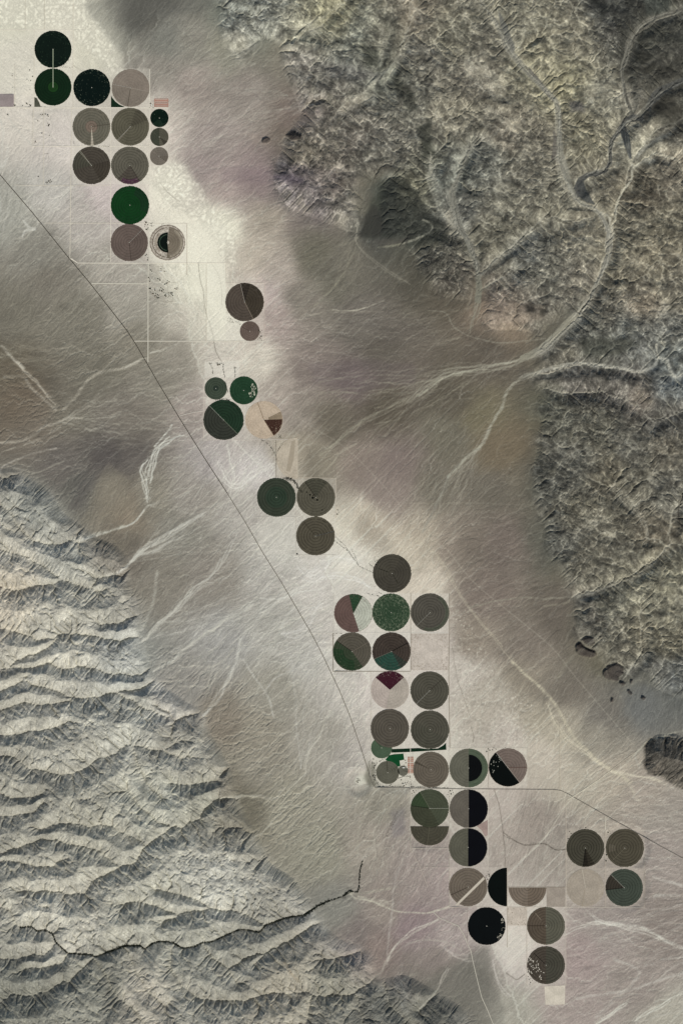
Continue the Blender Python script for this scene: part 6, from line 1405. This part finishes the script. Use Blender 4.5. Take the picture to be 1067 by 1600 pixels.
# ----------------------------------------------------------------------------
# buildings and pens
# ----------------------------------------------------------------------------
wallm = flat_mat('stucco', (190, 182, 168), .08, .3); roofs = [flat_mat('roof_grey', (96, 92, 88), .12, .3), flat_mat('roof_white', (226, 224, 216), .06, .3), flat_mat('roof_brown', (92, 74, 62), .12, .3)]
def house_meshes(L, w_, h, rh, rm):
    wl = bpy.data.meshes.new('wall'); v, f = prism([(-L, -w_), (L, -w_), (L, w_), (-L, w_)], -1, h)
    i = len(v); v += [(-L, -w_, h), (-L, w_, h), (-L, 0, h+rh*.9), (L, -w_, h), (L, w_, h), (L, 0, h+rh*.9)]; f += [(i, i+2, i+1), (i+3, i+4, i+5)]
    wl.from_pydata(v, [], f); wl.update(); wl.materials.append(wallm)
    rf = bpy.data.meshes.new('roof'); a, b = L+.8, w_+.8; t = .35
    v = [(-a, -b, h-.1), (a, -b, h-.1), (a, 0, h+rh), (-a, 0, h+rh), (-a, b, h-.1), (a, b, h-.1)]; v += [(x, y, z+t) for x, y, z in v]
    f = [(6, 7, 8, 9), (9, 8, 11, 10), (0, 3, 2, 1), (3, 4, 5, 2), (0, 1, 7, 6), (5, 4, 10, 11), (1, 2, 8, 7), (2, 5, 11, 8), (0, 6, 9, 3), (3, 9, 10, 4)]
    rf.from_pydata(v, [], f); rf.update(); rf.materials.append(rm)
    dr_ = bpy.data.meshes.new('door'); v, f = prism([(-.6, -w_-.12), (.6, -w_-.12), (.6, -w_+.02), (-.6, -w_+.02)], 0, 2.1); dr_.from_pydata(v, [], f); dr_.update(); dr_.materials.append(roofs[2])
    wi = []
    for sx in (-.55, .55):
        q = bpy.data.meshes.new('window'); v, f = prism([(L*sx-1, -w_-.1), (L*sx+1, -w_-.1), (L*sx+1, -w_+.02), (L*sx-1, -w_+.02)], .9, 2.1); q.from_pydata(v, [], f); q.update(); q.materials.append(flat_mat('glass', (60, 70, 76), .1, .3, .2)); wi.append(q)
    return [('wall', wl), ('roof', rf), ('door', dr_)]+[('window', q) for q in wi]
HM = [house_meshes(11, 5.5, 3.2, 2.2, roofs[0]), house_meshes(10, 5, 3.0, 1.8, roofs[1]), house_meshes(12, 6, 3.2, 2.4, roofs[2]), house_meshes(26, 8, 5.0, 2.5, roofs[1])]
def house(x, y, k, rot, label, group, nm_='farmhouse', cat='house'):
    root = bpy.data.objects.new(nm_, None); C.objects.link(root); root.location = W(x, y, hz(x, y)+.3); root.rotation_euler = (0, 0, math.radians(rot))
    for n_, m_ in HM[k]:
        o = bpy.data.objects.new(n_, m_); C.objects.link(o); o.parent = root
    props(root, label, cat, group)
HS = [("46 167 43 124 23 164 38 163.5 49 164 20 118.5 44.5 142", "farmhouse by the roads left of the deep green circle", "upper left farmhouses"),
      ("14 178 67 179 74 179 76.5 196 56 222 65 208 60 189 78 283 79 286 72.5 285", "lone homestead house left of the grey circles", "left homestead houses"),
      ("228 347 232 356 227 351 229.5 400 237 353", "farmyard house between the bright green and ringed circles", "farmyard houses"),
      ("235 421 236 436 248 436 252 420 254 441 258 445 262 442 265 440 237 451 241 453 244 452 239 459 243 464 248 462 250 453 254 456 262 460 267 458 270 459 274 451 276 452 260 425 257.5 424 246 449", "tiny house of the village below the ringed circle", "village houses"),
      ("330 570 340 570.5 345 568.5", "farmhouse above the small grey-green circle", "houses above the green circles"),
      ("407 520 406 527 437 682", "farm building by the isolated brown circles", "houses by the brown circles"),
      ("560 1219.5 557 1220.5", "ranch house in the pale yard west of the dairy", "ranch houses"),
      ("634 1192 635 1199 633 1188 628 1193 631 1225 636 1223", "dairy house between the green plot and the pens", "dairy houses")]
for (P, lab, grp) in HS:
    for (x, y) in pts(P): house(x, y, rs.randrange(3), rs.choice([0, 90, 0, 90, 12]), lab, grp)
for (x, y, r_, lab) in [(634.6, 1185, 90, "long white-roofed barn beside the uppermost reddish pen"), (630.5, 1199.5, 0, "long white-roofed barn below the vivid green plot"), (237.5, 164.5, 90, "long white-roofed barn left of the reddish cattle pens"), (251.5, 424.5, 0, "long barn at the grey square yard of the village")]:
    house(x, y, 3, r_, lab, "long farm barns", 'barn', 'barn')
# reddish pens
def pen(x0, y0, x1, y1, rows, tone, label, group):
    cx, cy = (x0+x1)/2, (y0+y1)/2; root = bpy.data.objects.new('cattle_pen', None); C.objects.link(root); root.location = W(cx, cy, 0)
    a, b = (x1-x0)/2*S, (y1-y0)/2*S
    mesh_obj('pen_floor', *prism([(-a, -b), (a, -b), (a, b), (-a, b)], .1, 2.3), flat_mat('trampled_earth', tone, .35, .03), root)
    wdt = 1.3; g = [prism([(-a, -b), (a, -b), (a, -b+wdt), (-a, -b+wdt)], 2.3, 4), prism([(-a, b-wdt), (a, b-wdt), (a, b), (-a, b)], 2.3, 4), prism([(-a, -b+wdt), (-a+wdt, -b+wdt), (-a+wdt, b-wdt), (-a, b-wdt)], 2.3, 4), prism([(a-wdt, -b+wdt), (a, -b+wdt), (a, b-wdt), (a-wdt, b-wdt)], 2.3, 4)]
    mesh_obj('rail_fence', *merge(g), flat_mat('rail', (170, 150, 136), .1), root)
    for k in range(rows):
        y = -b+2*b*(k+.5)/rows
        mesh_obj('shade_roof', *prism([(-a*.88, y-5), (a*.88, y-5), (a*.88, y+5), (-a*.88, y+5)], 5.6, 6.1), flat_mat('shade_roof', (202, 186, 172), .1, .1), root)
        g = [prism([(px_-.2, y-.2), (px_+.2, y-.2), (px_+.2, y+.2), (px_-.2, y+.2)], 2.3, 5.6) for px_ in [-a*.8+1.6*a*q/6 for q in range(7)]]
        mesh_obj('post', *merge(g), flat_mat('rail', (170, 150, 136), .1), root)
    props(root, label, 'cattle pen', group)
pen(241.5, 154.2, 263.5, 159.6, 2, (176, 130, 114), "upper reddish cattle pen above the small green-black circle", "reddish cattle pens at the upper circles")
pen(241.5, 160.4, 263.5, 167.2, 2, (170, 128, 114), "lower reddish cattle pen directly above the small green-black circle", "reddish cattle pens at the upper circles")
for k, (y0, y1) in enumerate([(1182.5, 1190.5), (1191.8, 1199.8), (1201, 1208.2)]):
    pen(636.8, y0, 645.8, y1, 2, (176, 132, 114), ["uppermost", "middle", "lowest"][k]+" of the three stacked reddish dairy pens", "reddish dairy pens")
# square yards: homestead plots with walls
def yard(x0, y0, x1, y1, tone, label):
    cx, cy = (x0+x1)/2, (y0+y1)/2; a, b = (x1-x0)/2*S, (y1-y0)/2*S; t = 3.0
    g = [prism([(-a, -b), (a, -b), (a, -b+t), (-a, -b+t)], -1, 2), prism([(-a, b-t), (a, b-t), (a, b), (-a, b)], -1, 2), prism([(-a, -b+t), (-a+t, -b+t), (-a+t, b-t), (-a, b-t)], -1, 2), prism([(a-t, -b+t), (a, -b+t), (a, b-t), (a-t, b-t)], -1, 2)]
    o = mesh_obj('yard_wall', *merge(g), flat_mat('wall_block', tone, .15, .1), None, W(cx, cy, hz(cx, cy)))
    props(o, label, 'wall', 'low walls round homestead yards')
yard(69, 240, 76.5, 248.5, (86, 80, 70), "dark square wall round the lone homestead left of the third row of circles")
yard(262.5, 441.5, 278.5, 456.5, (170, 166, 150), "faint square wall round the village's rightmost yard")
yard(255.5, 457, 270.5, 471.5, (168, 162, 146), "faint square wall round the tree-filled yard at the village foot")
yard(247.5, 416, 254, 422.5, (112, 104, 92), "dark square wall round the grey yard at the village top")
